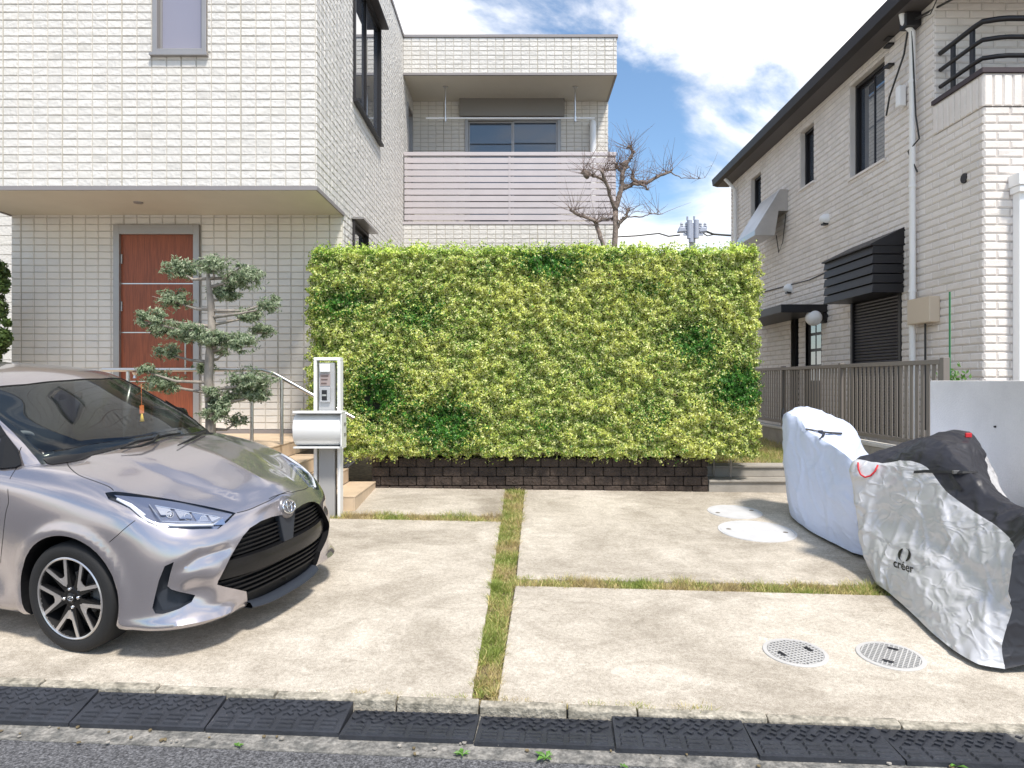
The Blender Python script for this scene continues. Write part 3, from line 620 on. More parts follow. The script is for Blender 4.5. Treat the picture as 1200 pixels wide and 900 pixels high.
# rubber kerb ramps
def ramps():
    """each ramp: wedge of rubber, raised pads on its slope"""
    joints=[-160,-42,110,262,412,562,717,872,1030,1187,1345]
    lab=['leftmost and cut off by the picture edge','under the car wheel, second from the left','left of the middle, in front of the car bumper','meeting the kerb block before the first step in the line','lower one left of the grass strip','right below the end of the grass strip','just right of the grass strip end','below the left grated cover','below the right grated cover','rightmost at the picture edge']
    u0=[(px-CX)/F for px in joints]
    def tk(px,off=.1):
        u=(px-CX)/F; p=K(0,-off,0); return (u*p.y-p.x)/(KD.x-u*KD.y)
    for i in range(len(joints)-1):
        a=tk(joints[i])+.004; b=tk(joints[i+1])-.004; L=b-a
        zt0=gz(*K((a+b)/2,-.1,0).xy)-.010; zt=zt0-(.030 if i in (4,5) else 0); zb=ZSTR+.004
        W=.215+.085*max(0,min(1,((a+b)/2-1.2)/3.0))
        jo=.008*random.random()-.004
        def S_(s,t,h=0):   # s along 0..1, t down the slope 0..1
            base=K(a+L*s,-.061-jo-W*t,0); 
            prof=zt+(zb+.022-zt)*(max(0,(t-.0))**1.0)
            nz=h
            return Vector((base.x,base.y,prof+nz))
        root=thing('kerb_ramp','black rubber kerb ramp, '+lab[i],'kerb ramp',S_(.5,1),group='black rubber kerb ramps')
        mb=MB(); rows=[[S_(s,t) for s in np.linspace(0,1,9)] for t in (0,1)]
        mb.grid(rows[::-1])
        q=[S_(0,0),S_(1,0),S_(1,1),S_(0,1)]
        zz=ZSTR+.005; lo=[Vector((p.x,p.y,zz)) for p in q]
        mb.add(q+lo,[(3,2,6,7),(0,3,7,4),(2,1,5,6)])
        # lower rows of bars
        for r_ in range(3):
            t0=.60+r_*.125; 
            for c in range(6):
                s0=.035+c*.16; s1=s0+.125; h=.009
                P=[S_(s0,t0+.09),S_(s1,t0+.09),S_(s1,t0),S_(s0,t0)]; T=[S_(s0+.01,t0+.08,h),S_(s1-.01,t0+.08,h),S_(s1-.01,t0+.012,h),S_(s0+.01,t0+.012,h)]
                mb.add(P+T,[(4,5,6,7),(0,1,5,4),(1,2,6,5),(2,3,7,6),(3,0,4,7)])
        # upper zone: curved chevron studs
        for r_ in range(4):
            for c in range(9):
                sc=.06+c*.11+(.055 if r_%2 else 0); tc=.10+r_*.13
                if sc>.97: continue
                sg=1 if (r_+c)%2 else -1
                for k in (-1,1):
                    ds,dt=.030,.045
                    p0=(sc,tc-sg*.03); p1=(sc+k*ds,tc+sg*dt*.6); wv=.010; wt=.022; h=.009
                    P=[S_(p0[0]-wv,p0[1]+wt),S_(p0[0]+wv,p0[1]-wt),S_(p1[0]+wv,p1[1]-wt),S_(p1[0]-wv,p1[1]+wt)]
                    T=[p+Vector((0,0,h)) for p in P]
                    if k<0: P=P[::-1];T=T[::-1]
                    mb.add(P+T,[(4,5,6,7),(0,1,5,4),(1,2,6,5),(2,3,7,6),(3,0,4,7)])
        o=mb.build('ramp_body',M['rubber'],root)
        bm=bmesh.new(); bm.from_mesh(o.data); bmesh.ops.recalc_face_normals(bm,faces=bm.faces); bm.to_mesh(o.data); bm.free()
ramps()
# grass in the joints
def grass_patch(name,label,polys,n,h=.03,base=None,hue=0,lean=.6):
    """polys: list of quads (4 world points) ; blades on them"""
    C=[];
    areas=[((q[1]-q[0]).cross(q[3]-q[0])).length for q in polys]; tot=sum(areas)
    for q,a in zip(polys,areas):
        k=int(n*a/tot); s=rng.random(k)[:,None]; t=rng.random(k)[:,None]
        q=[np.array(p) for p in q]
        C.append((q[0]*(1-s)+q[1]*s)*(1-t)+(q[3]*(1-s)+q[2]*s)*t)
    C=np.concatenate(C); k=len(C); C[:,:2]+=rng.normal(0,.010,(k,2))*(rng.random(k)<.35)[:,None]
    tu=np.array([noise.noise(Vector((c[0]*9,c[1]*9,hue+3))) for c in C]); kp=(tu>-.33)|(rng.random(k)<.4); C=C[kp]; tu=tu[kp]; k=len(C)
    hh=(1+1.3*np.clip(tu,-.3,.6))[:,None]*h*(.35+.9*rng.random(k))[:,None]; ang=rng.random(k)*6.283; dx=np.stack([np.cos(ang),np.sin(ang),0*ang],1)
    ln=rng.normal(0,lean,(k,3)); ln[:,2]=0
    tip=C+np.array([0,0,1])*hh+ln*hh; wd=(.0016+.002*rng.random(k))[:,None]
    V=np.stack([C-dx*wd,C+dx*wd,tip+dx*wd*.2,tip-dx*wd*.2],1).reshape(-1,3)
    nv=np.array([noise.noise(Vector((c[0]*3,c[1]*3,hue))) for c in C]); r_=rng.random(k)+nv*1.1+.08
    g=np.array([.33,.40,.10]); y=np.array([.70,.60,.27]); b=np.array([.50,.40,.22])
    col=np.where((r_<.42)[:,None],g,np.where((r_<.85)[:,None],y,b))*(.7+.5*rng.random(k))[:,None]
    col=np.concatenate([col,np.ones((k,1))],1)
    o=np_mesh(name,V,np.arange(4*k).reshape(k,4),M['leaf'],col=np.repeat(col,4,0))
    tag(o,label,'grass',kind='stuff'); return o
up=lambda p,dz=-.02: p+Z_*dz
q1=[up(bp(592,574)),up(bp(615.5,574)),up(bp(600.5,690)),up(bp(574.5,690))]; q2=[up(bp(575,690)),up(bp(600,690)),up(bp(583,815)),up(bp(552.5,813))]
grass_patch('grass_strip','long dry green grass strip running up the middle of the driveway',[q1,q2],26000,.032)
grass_patch('grass_strip','thin grass strip across the driveway from the mailbox post to the middle',[[up(bp(386,600)),up(bp(590,603.5)),up(bp(588,612)),up(bp(386,608))]],6000,.04,hue=5)
grass_patch('grass_strip','yellowing grass strip across the driveway towards the silver cover',[[up(bp(600,676)),up(bp(1060,686)),up(bp(1060,698)),up(bp(600,687))]],12000,.035,hue=9)
grass_patch('grass_strip','thin moss and grass line between kerb and slab',[[up(K(1.6,-.006,None)),up(K(3.55,-.006,None)),up(K(3.55,.02,None)),up(K(1.6,.02,None))]],2600,.022,hue=3)
grass_patch('grass_patch','dry grass bank beside the concrete step behind the white cover',[[Vector((1.9,8.5,.49)),Vector((4.0,8.5,.49)),Vector((4.0,11.4,.55)),Vector((1.9,11.4,.55))]],30000,.05,hue=2)
def weed(name,label,c,n,L,hue):
    mb=MB()
    for i in range(n):
        a=random.random()*6.28; l=L*(.5+.6*random.random()); w=l*.22; e=.5+.5*random.random()
        d=Vector((math.cos(a),math.sin(a),0)); s=Vector((-d.y,d.x,0)); c0=Vector(c)
        p=[c0,c0+d*l*.5+s*w+Z_*l*.35*e,c0+d*l+Z_*l*.25*e,c0+d*l*.5-s*w+Z_*l*.35*e]
        mb.add(p,[(0,1,2,3)])
    o=mb.build(name,hue); return o
mw=mat('weed_green',(.10,.24,.03),.5,var=.4,vscale=40)
for i,(px,py,n,L,lb) in enumerate([(640,888,12,.055,'bright green weed at the foot of the ramp below the grass strip'),(542,884,9,.04,'small weed at the gutter left of the larger weed'),(278,874,8,.03,'tiny weed in the gutter near the left ramps'),(1122,898,9,.04,'small weed at the bottom edge of the right ramps'),(730,898,7,.03,'tiny weed on the road edge below the middle ramps')]):
    tag(weed('weed',lb,bz(px,py,ZSTR+.012),n,L,mw),lb,'weed')
# dead leaves and grit in the gutter
def debris():
    for i in range(60):
        t=random.uniform(-.5,5.6); off=random.uniform(.285,.42)
        p=K(t,-off,ZSTR+.012); 
        mb=MB(); r=random.uniform(.005,.012); a=random.random()*6
        mb.prism([p+Vector((math.cos(a+k*1.2)*r*random.uniform(.6,1.1),math.sin(a+k*1.2)*r,0)) for k in range(5)],(0,0,random.uniform(.002,.007)))
        o=mb.build('dead_leaf' if i%2 else 'pebble',M['soil'] if i%2 else M['cblock'])
        tag(o,'brown scrap of dead leaf lying in the gutter' if i%2 else 'small grey stone lying in the gutter','leaf' if i%2 else 'pebble','scraps of dead leaf in the gutter' if i%2 else 'stones in the gutter')
debris()
# manhole covers
def tilt(c): 
    nrm=Vector((-GX,-GC,1)).normalized(); q=Z_.rotation_difference(nrm)
    return Matrix.Translation(c)@q.to_matrix().to_4x4()
def cover(px,py,dia,kind,label,rot=0):
    c=bp(px,py); Mx=tilt(c)@Matrix.Rotation(R(rot),4,'Z'); r=dia/2
    root=thing('manhole_cover',label,'manhole cover',mat=Mx)
    if kind=='plain':
        mt=mat('pale_cover_concrete',(.56,.56,.57),.7,bump=.2,bscale=90,var=.08,vscale=6)
        mb=MB(); mb.lathe([(0,.005),(r*.93,.005),(r*.935,.002),(r*.95,.002),(r*.955,.006),(r,.006),(r*1.01,-.01)],Mx,48); mb.build('lid',mt,root,smooth=True,sharp=30)
        for s in (-1,1):
            m2=MB(); m2.lathe([(0,.0065),(.022,.0065),(.024,.004)],Mx@Matrix.Translation((s*r*.72,s*.02,0)),14); m2.build('lifting_hole',M['fence'],root)
    else:
        mt=mat('cast_iron_cover',(.23,.22,.21),.6,.3,bump=.4,bscale=80,var=.3,vscale=15); rim=mat('pale_iron_rim',(.50,.49,.475),.6,var=.1)
        mb=MB(); mb.lathe([(r*.86,-.003),(r*.865,.007),(r*.985,.007),(r,.004),(r*1.0,-.01)],Mx,48); mb.build('rim',rim,root,smooth=True,sharp=30)
        mb=MB(); mb.lathe([(0,.002),(r*.87,.002)],Mx,48); ld=mb.build('lid',mt,root)
        mb=MB(); g=.024
        k=int(r/g)+1
        for i in range(-k,k+1):
            x=i*g
            if abs(x)<r*.84:
                h=math.sqrt((r*.85)**2-x*x)
                for (ax) in (0,1):
                    a,b=(-.002,.002)
                    segs=[(-h,h)]
                    if ax==0: P=[(x-.0028,-h,.002),(x+.0028,-h,.002),(x+.0028,h,.002),(x-.0028,h,.002)]
                    else: P=[(-h,x-.0028,.002),(h,x-.0028,.002),(h,x+.0028,.002),(-h,x+.0028,.002)]
                    mb.prism([Mx@Vector(p) for p in P],(Mx.to_3x3()@Vector((0,0,.0055+.0006*ax))))
        mb.build('raised_grid',rim,ld)
        for s in (-1,1):
            P=[(s*r*.52-.012,-.028,.009),(s*r*.52+.012,-.028,.009),(s*r*.52+.012,.028,.009),(s*r*.52-.012,.028,.009)]
            mb=MB(); mb.prism([Mx@Vector(p) for p in P],Mx.to_3x3()@Vector((0,0,.001))); mb.build('key_slot',M['black'],ld)
cover(861,600,.53,'plain','smaller plain pale round cover farther back, beyond the larger pale cover',10)
cover(887,622.5,.68,'plain','larger plain pale round cover beside the white motorbike cover',-15)
cover(932,765,.35,'grid','round iron cover with grid pattern, the left of the two near the silver cover',20)
cover(1043.5,769,.355,'grid','round iron cover with grid pattern, the right one next to the silver cover hem',55)

# ------------------------------------------------------------ hedge wall, steps, porch
def low_wall():
    root=thing('retaining_wall','low dark brown split-face block wall below the hedge','wall',(0,7.95,.25))
    mb=MB(); x0,x1=-1.62,2.15; y=7.95
    rr=random.Random(3)
    for r_ in range(4):
        c=-1
        while True:
            c+=1; a=x0+c*.20-(.10 if r_%2 else 0); b=a+.194
            if a>x1: break
            a=max(a,x0);b=min(b,x1)
            if b-a<.03: continue
            z=gz(0,y)-.06+r_*.105; e=rr.uniform(-.006,.01)
            mb.box((a,y+e,z),(b,y+.3,z+.099))
    mb.build('block_courses',M['blocks'],root,bevel=.01)
low_wall()
def side_steps():
    root=thing('garden_steps','two low grey concrete steps between the hedge and the white motorbike cover','steps',(3,8,.3))
    g=gz(3,7.95)
    mb=MB(); mb.box((2.16,7.95,g-.1),(4.0,9,.36)); mb.box((2.16,7.93,.36),(4.0,8.3,.385)); mb.build('step',M['cblock'],root,bevel=.006)
    mb=MB(); mb.box((2.16,8.22,.386),(4.0,9,.49)); mb.box((2.16,8.20,.49),(4.0,8.5,.515)); mb.build('step',M['cblock'],root,bevel=.006)
side_steps()
def bank():
    mb=MB(); mb.box((-1.5,8.4,-.2),(4.0,13.5,.485)); mb.build('garden_ground',M['soil'],kind='structure')
bank()
def porch():
    root=thing('entrance_steps','tan tiled entrance steps leading up to the red door','steps',(-2.5,6.9,.2))
    gm=mat('porch_grout',(.40,.33,.25),.9)
    xs=[-1.57,-1.87,-2.17,-2.47]; zs=[.371,.524,.677,.83]
    y0=6.92
    for k in range(4):
        yb=7.94 if k<3 else 8.98; xl=xs[k+1] if k<3 else -6.3
        x1=xs[k]; x0=xl if k==3 else xs[k+1]
        lo=gz(-2,6.9)-.1
        mb=MB()
        mb.box((x0+.001,y0+.02,lo),(x1-.02,yb,zs[k]-.012),1)
        # tiles: top and visible faces
        n=max(1,int(round((yb-y0)/.3))); ty=(yb-y0)/n; m_=max(1,int(round((x1-x0)/.3))); tx=(x1-x0)/m_
        for i in range(n):
            for j in range(m_):
                mb.box((x0+j*tx+.002,y0+i*ty+.002,zs[k]-.014),(x0+(j+1)*tx-.002,y0+(i+1)*ty-.002,zs[k]))
            zl=(zs[k-1] if k else gz(x1,y0+i*ty)-.02)
            mb.box((x1-.018,y0+i*ty+.002,zl),(x1-.006,y0+(i+1)*ty-.002,zs[k]-.017))
        for j in range(m_):
            zz=zs[k]-.017
            while zz>gz(x1,y0):
                z2=max(zz-.30 if k==3 else zz-.16,lo); mb.box((x0+j*tx+.002,y0+.006,z2),(x0+(j+1)*tx-.002 if j<m_-1 else x1-.008,y0+.018,zz)); zz=z2-.004
                if z2<=lo: break
        mb.build('landing' if k==3 else 'step',[M['tan'],gm],root,bevel=.002)
porch()
def handrail():
    root=thing('handrail','brushed steel handrail along the landing and down the tan entrance steps','handrail',(-2.5,7.43,.83))
    y=7.43; mb=MB()
    z=1.615
    mb.tube([(at(120,433,y).x,y,z),(-2.66,y,z),(-2.60,y,z-.02),at(320,437,y),at(415,490,y)],.021,12)
    mb.build('rail',M['steel'],root,smooth=True,sharp=60)
    for px,z0 in ((330,.83),(295,.83),(150,.83)):
        p=at(px,440,y).x; zt=z-.02 if px<313 else at(px,433+(px-313)*.56,y).z-.01
        mb=MB(); mb.tube([(p,y,z0),(p,y,zt)],.019,12); mb.build('post',M['steel'],root,smooth=True,sharp=60)
    # door-side bracket
    mb=MB(); p=at(158,446,y); mb.lathe([(.02,-.03),(.012,.0),(.03,.03)],Matrix.Translation((p.x,y,z-.06)),12); mb.build('bracket',M['steel'],root)
handrail()

def gate_post():
    Y=6.79; b=bp(386,604); root=thing('gate_post','tall grey and white intercom post carrying a rounded white mailbox','gate post',(b.x,Y,b.z))
    z0=b.z-.05; z1=at(0,419,Y).z; P=lambda px:(px-605)*Y/831
    wp=mat('white_post_paint',(.80,.80,.79),.4)
    mb=MB(); t=.035
    xa,xb=P(369.5),P(400.5)
    mb.box((xa,Y-.06,z0),(xa+.028,Y+.06,z1-.03)); mb.box((xb-.028,Y-.06,z0),(xb,Y+.06,z1-.03)); mb.box((xa,Y-.06,z1-.029),(xb,Y+.06,z1))
    mb.build('frame',wp,root,bevel=.004)
    gp=mat('grey_post_panel',(.42,.42,.42),.45,.2)
    mb=MB(); mb.box((P(375),Y-.045,z0),(P(393.5),Y+.045,z1-.05)); pn=mb.build('panel',gp,root,bevel=.004)
    mb=MB(); mb.tube([(P(397),Y+.09,z0),(P(397),Y+.09,z1-.5)],.018,10); mb.build('rear_bar',M['steel'],root,smooth=True,sharp=50)
    s=831/Y; Z=lambda py:1.5-(py-446)/s
    f=Y-.045
    mb=MB(); mb.box((P(377),f-.03,Z(436)),(P(388.5),f-.001,Z(427))); mb.build('lamp_cover',wp,pn,bevel=.004)
    pk=mat('pinkish_plate',(.40,.32,.30),.4,.3)
    mb=MB(); mb.box((P(377),f-.006,Z(452)),(P(388.5),f-.001,Z(438))); npl=mb.build('name_plate',pk,pn)
    mb=MB(); 
    for k,z in enumerate((440.5,444.5,449)): mb.box((P(378),f-.010,Z(z+.9)),(P(386.5-k),f-.0061,Z(z-.6)))
    mb.build('plate_marks',mat('brown_plate_mark',(.13,.09,.08),.5),npl)
    mb=MB(); mb.box((P(377),f-.028,Z(471)),(P(389),f-.001,Z(454))); ic=mb.build('intercom',mat('silver_intercom',(.48,.48,.49),.35,.5),pn,bevel=.005)
    mb=MB(); mb.box((P(379.5),f-.030,Z(469)),(P(385.5),f-.0285,Z(457))); mb.build('screen',M['black'],ic)
    mb=MB(); mb.box((P(380),f-.034,Z(464)),(P(385),f-.031,Z(462))); mb.build('button',M['steel'],ic)
    # mailbox: rounded front
    xa,xb=P(352),P(406); zt,zb=Z(483.5),Z(521); mbx=MB(); prof=[]
    for k in range(15):
        a=math.pi*(k/14); prof.append((Y-.07-.17*math.sin(a)**.75,(zt+zb)/2-(zt-zb)/2*math.cos(a)))
    mbx.prism([(xa,p[0],p[1]) for p in prof],(xb-xa,0,0)); mbx.box((xa+.02,Y-.07,zb),(xb-.02,Y-.0605,zt))
    wb=mat('mailbox_white',(.78,.78,.77),.3,.1)
    bx=mbx.build('mailbox',wb,root,smooth=True,sharp=35)
    mb=MB(); mb.box((xa-.0,Y-.25,zt+.001),(xb+.015,Y-.0605,zt+.022)); mb.build('lid',wb,bx,bevel=.006)
    mb=MB(); mb.box((xa,Y-.22,zb-.018),(xb+.015,Y-.0605,zb-.001)); mb.box((xb+.001,Y-.24,zb),(xb+.014,Y-.0605,zt)); mb.build('side_plate',wb,bx,bevel=.003)
    for zc in (.3,.62): mb=MB(); mb.box((xb+.0145,Y-.16,zb+(zt-zb)*zc),(xb+.018,Y-.10,zb+(zt-zb)*zc+.03)); mb.build('catch',M['alu'],bx)
gate_post()

# ------------------------------------------------------------ right: fence, walls
def fence():
    Xf=4.0; z0,z1=.872,1.70
    wl=thing('block_wall','low pale concrete block wall carrying the brown slatted fence','wall',(Xf,9,.3))
    mb=MB(); mb.box((Xf-.06,6.45,0),(Xf+.06,14,z0-.10)); mb.build('wall_body',M['cblock'],wl,bevel=.004)
    mb=MB(); mb.box((Xf-.07,6.45,z0-.098),(Xf+.07,14,z0-.06)); mb.build('coping',mat('pale_coping',(.58,.56,.52),.8,var=.1),wl,bevel=.004)
    root=thing('fence','brown grey aluminium fence of vertical slats in front of the brick house','fence',(Xf,9,z0))
    posts=[6.62,8.72,10.62,12.6]
    for y in posts:
        mb=MB(); mb.box((Xf-.03,y-.03,z0-.06),(Xf+.03,y+.03,z1+.015)); mb.build('post',M['fence'],root,bevel=.003)
    for i in range(3):
        a,b=posts[i]+.032,posts[i+1]-.032
        mb=MB(); mb.box((Xf-.025,a,z0-.01),(Xf+.025,b,z0+.035)); mb.box((Xf-.03,a,z1-.045),(Xf+.03,b,z1)); mb.build('rail',M['fence'],root,bevel=.003)
        mb=MB(); n=21 if i<2 else 20; p=(b-a)/n
        for k in range(n):
            y=a+k*p+.012; mb.box((Xf-.004,y,z0+.036),(Xf+.004,y+p-.042,z1-.046))
        mb.build('slats',M['fence'],root)
fence()
def rwall():
    root=thing('boundary_wall','smooth off-white rendered wall behind the silver motorbike cover','wall',(3.75,5,.3))
    mb=MB(); mb.box((3.75,2.8,-.3),(3.90,6.43,1.5)); mb.build('wall_body',M['wallw'],root,bevel=.008)
    mb=MB(); p=Vector((3.748,831*3.75/(1167-605),1.5-(500-446)/(1167-605)*3.75)); mb.tube([p,p-X_*.012],.008,8); mb.build('small_hole',M['cable'],root)
rwall()
def stake():
    y=yx(1113,4.35); mb=MB(); a=Vector((4.35,y,.5)); b=Vector((4.35,y,zx(1113,342,4.35)))
    mb.tube([a,b],.009,8); tag(mb.build('garden_stake',mat('green_plastic',(.02,.16,.06),.4)),'thin green garden stake standing before the brick house wall','garden stake')
    C=np.array([[4.35,y-.05,1.45]])+rng.normal(0,1,(160,3))*np.array([.07,.07,.10]); col=np.tile([.10,.22,.04,1],(160,1))*np.array([1,1,1,1])
    V,Fq,cc=leaves(C,np.tile([0,-1,.4],(160,1)),.05,col)
    r_=thing('vine','small leafy vine at the foot of the green stake','plant',(4.35,y,.6)); np_mesh('foliage',V,Fq,M['leaf'],r_,col=cc)
    m2=MB(); m2.tube([(4.35,y-.05,.5),(4.36,y-.05,1.5)],.005,6); m2.build('stem',mw,r_)
stake()
# ------------------------------------------------------------ the car
def car():
    phi=R(17.0)
    upv=Vector((-GX,-GC,1)).normalized()
    fw=Vector((math.cos(phi),-math.sin(phi),0)); fw=(fw-upv*fw.dot(upv)).normalized(); lf=upv.cross(fw)
    wc=at(80.6,702,3.847)
    org=wc-fw*0-lf*(-.835)-upv*.305
    Mx=Matrix(((fw.x,lf.x,upv.x,org.x),(fw.y,lf.y,upv.y,org.y),(fw.z,lf.z,upv.z,org.z),(0,0,0,1)))
    Mi=Mx.inverted()
    root=thing('car','silver lilac compact hatchback parked nose to the right with an orange charm in the windscreen','car',mat=Mx)
    paint=mat('silver_lilac_paint',(.43,.40,.42),.20,.78,coat=1.0,spec=.5)
    blk=mat('satin_black_trim',(.009,.009,.010),.5,spec=.3); glossb=mat('gloss_black',(.008,.008,.009),.22,spec=.35)
    bluegrey=mat('blue_black_plastic',(.022,.027,.038),.5); gap=mat('panel_gap',(.01,.01,.01),.9)
    inner=mat('cabin_plastic',(.15,.15,.16),.7); seatm=mat('seat_cloth',(.45,.45,.45),.9,bump=.3,bscale=200)
    chrome=mat('chrome',(.78,.78,.80),.10,1); silverm=mat('machined_alloy',(.62,.60,.60),.28,.85); tyrem=mat('tyre_rubber',(.012,.012,.013),.75,bump=.25,bscale=120)
    gl=bpy.data.materials.new('windscreen_glass'); gl.use_nodes=True; t=gl.node_tree; L=t.links.new
    t.nodes.remove(t.nodes['Principled BSDF']); tr=N(t,'ShaderNodeBsdfTransparent'); tr.inputs[0].default_value=(.90,.96,.93,1); gs=N(t,'ShaderNodeBsdfGlossy'); gs.inputs['Roughness'].default_value=.01; gs.inputs[0].default_value=(1,1,1,1)
    fr=N(t,'ShaderNodeFresnel'); fr.inputs[0].default_value=1.5; ms=N(t,'ShaderNodeMixShader'); ge=N(t,'ShaderNodeNewGeometry'); om=N(t,'ShaderNodeMath',operation='SUBTRACT'); om.inputs[0].default_value=1; L(ge.outputs['Backfacing'],om.inputs[1]); mu=N(t,'ShaderNodeMath',operation='MULTIPLY'); L(om.outputs[0],mu.inputs[0]); L(fr.outputs[0],mu.inputs[1]); L(mu.outputs[0],ms.inputs[0]); L(tr.outputs[0],ms.inputs[1]); L(gs.outputs[0],ms.inputs[2]); L(ms.outputs[0],t.nodes['Material Output'].inputs[0])
    lensm=bpy.data.materials.new('clear_lens'); lensm.use_nodes=True; t=lensm.node_tree; L=t.links.new
    t.nodes.remove(t.nodes['Principled BSDF']); tr=N(t,'ShaderNodeBsdfTransparent'); tr.inputs[0].default_value=(.97,.97,.98,1); gs=N(t,'ShaderNodeBsdfGlossy'); gs.inputs['Roughness'].default_value=.02
    fr=N(t,'ShaderNodeFresnel'); fr.inputs[0].default_value=1.5; ms=N(t,'ShaderNodeMixShader'); ge=N(t,'ShaderNodeNewGeometry'); om=N(t,'ShaderNodeMath',operation='SUBTRACT'); om.inputs[0].default_value=1; L(ge.outputs['Backfacing'],om.inputs[1]); mu=N(t,'ShaderNodeMath',operation='MULTIPLY'); L(om.outputs[0],mu.inputs[0]); L(fr.outputs[0],mu.inputs[1]); L(mu.outputs[0],ms.inputs[0]); L(tr.outputs[0],ms.inputs[1]); L(gs.outputs[0],ms.inputs[2]); L(ms.outputs[0],t.nodes['Material Output'].inputs[0])
    # --- control columns, half body: 10 points (x,y,z) each
    T=[]
    def col(*p): T.append(p)
    col((.71,0,.16),(.79,0,.185),(.822,0,.34),(.828,0,.48),(.82,0,.60),(.803,0,.68),(.77,0,.742),(.715,0,.782),(.66,0,.812),(.60,0,.84))
    col((.70,.28,.16),(.775,.29,.185),(.81,.29,.34),(.815,.29,.48),(.80,.29,.60),(.78,.28,.67),(.74,.26,.735),(.68,.20,.78),(.60,.12,.825),(.50,0,.872))
    col((.66,.49,.16),(.745,.51,.185),(.765,.51,.34),(.765,.50,.48),(.745,.49,.60),(.715,.48,.665),(.67,.455,.725),(.59,.35,.79),(.48,.2,.852),(.37,0,.908))
    col((.60,.64,.16),(.68,.675,.185),(.685,.66,.34),(.685,.655,.48),(.66,.65,.60),(.625,.635,.675),(.565,.60,.745),(.46,.45,.825),(.33,.24,.89),(.22,0,.95))
    col((.50,.74,.165),(.565,.775,.19),(.575,.765,.34),(.575,.76,.48),(.55,.755,.60),(.51,.74,.69),(.44,.70,.785),(.32,.52,.868),(.2,.27,.928),(.08,0,.985))
    col((.38,.79,.17),(.42,.825,.20),(.43,.82,.34),(.43,.815,.48),(.41,.81,.61),(.37,.80,.73),(.30,.755,.835),(.18,.55,.905),(.08,.28,.965),(-.03,0,1.01))
    col((.20,.80,.17),(.22,.83,.21),(.22,.835,.34),(.22,.833,.48),(.20,.833,.63),(.18,.825,.76),(.13,.77,.875),(.04,.56,.94),(-.04,.28,.985),(-.12,0,1.012))
    col((-.05,.80,.17),(-.05,.83,.21),(-.05,.84,.34),(-.05,.843,.48),(-.05,.846,.65),(-.07,.838,.80),(-.10,.785,.915),(-.13,.56,.962),(-.17,.28,.995),(-.20,0,1.012))
    col((-.35,.80,.165),(-.35,.825,.21),(-.35,.825,.34),(-.35,.828,.48),(-.36,.845,.65),(-.36,.842,.81),(-.36,.80,.94),(-.34,.58,.962),(-.34,.28,.965),(-.35,0,.965))
    for x,zb in ((-.65,.955),(-1.1,.965),(-1.6,.98),(-2.0,.99),(-2.35,1.00)):
        e=.008 if x<-1.9 else 0
        col((x,.80,.165),(x,.825,.21),(x,.815+e,.34),(x,.82+e,.48),(x,.838+e,.65),(x,.838+e,.81),(x,.80,zb),(x,.55,zb+.01),(x,.28,zb+.01),(x,0,zb+.01))
    col((-2.65,.79,.18),(-2.66,.82,.23),(-2.68,.835,.36),(-2.69,.84,.50),(-2.70,.84,.66),(-2.69,.825,.84),(-2.66,.77,1.0),(-2.6,.52,1.02),(-2.55,.26,1.02),(-2.5,0,1.02))
    col((-2.88,.72,.20),(-2.92,.75,.25),(-2.97,.76,.38),(-2.98,.76,.52),(-2.96,.76,.68),(-2.93,.74,.84),(-2.88,.69,1.0),(-2.78,.46,1.03),(-2.7,.23,1.03),(-2.6,0,1.03))
    col((-2.98,.45,.20),(-3.03,.46,.25),(-3.08,.47,.38),(-3.09,.47,.52),(-3.06,.47,.68),(-3.0,.46,.85),(-2.95,.44,1.0),(-2.84,.30,1.03),(-2.75,.15,1.03),(-2.68,0,1.03))
    col((-3.0,0,.20),(-3.05,0,.25),(-3.10,0,.38),(-3.11,0,.52),(-3.09,0,.68),(-3.03,0,.85),(-2.97,0,1.0),(-2.88,0,1.03),(-2.8,0,1.03),(-2.75,0,1.03))
    def cr_interp(A,n,axis=0):
        A=np.moveaxis(np.asarray(A,float),axis,0); k=len(A); out=[]
        g=lambda i: A[i] if 0<=i<k else (2*A[0]-A[1] if i<0 else 2*A[-1]-A[-2])
        for i in range(k-1):
            p0,p1,p2,p3=g(i-1),g(i),g(i+1),g(i+2)
            for q in range(n):
                u=q/n; out.append(.5*((2*p1)+(-p0+p2)*u+(2*p0-5*p1+4*p2-p3)*u*u+(-p0+3*p1-3*p2+p3)*u**3))
        out.append(A[-1]); return np.moveaxis(np.array(out),0,axis)
    def sstep(a,b,x): q=np.clip((x-a)/(b-a),0,1); return q*q*(3-2*q)
    def symmetric(T,nt_,nj):
        A=np.array(T)                      # cols, pts, 3
        B=A.copy(); B[:,:,1]*=-1
        full=np.concatenate([B[::-1][:-1],A],0)      # from rear centre (right) .. nose .. rear centre (left)
        # build with symmetry: closed loop around the car
        loop=full[:-1]                      # last equals first
        k=len(loop); ext=np.concatenate([loop[-2:],loop,loop[:3]],0)
        I=cr_interp(ext,nt_,0)[2*nt_:(2+k)*nt_]
        return cr_interp(I,nj,1)
    def relax(P,kt,kj):
        for _ in range(kt): P=(np.roll(P,1,0)+2*P+np.roll(P,-1,0))/4
        for _ in range(kj): Q=P.copy(); Q[:,1:-1]=(P[:,:-2]+2*P[:,1:-1]+P[:,2:])/4; P=Q
        return P
    P=relax(symmetric(T,6,6),7,3)
    x,y,z=P[...,0].copy(),P[...,1].copy(),P[...,2].copy(); ay=abs(y)
    # wheel arch flare
    for wx in (0,-2.55):
        d=np.hypot(x-wx,z-.305); f=.017*np.exp(-((d-.372)/.035)**2)*sstep(.70,.78,ay)
        y+=np.sign(y)*f
    # bonnet creases: raised middle, and a soft shelf towards the wings
    ln=.235+.26*np.clip((.72-x)/1.0,0,1)
    lid=sstep(.755,.80,z)*(x>-.4)*sstep(.80,.66,x)
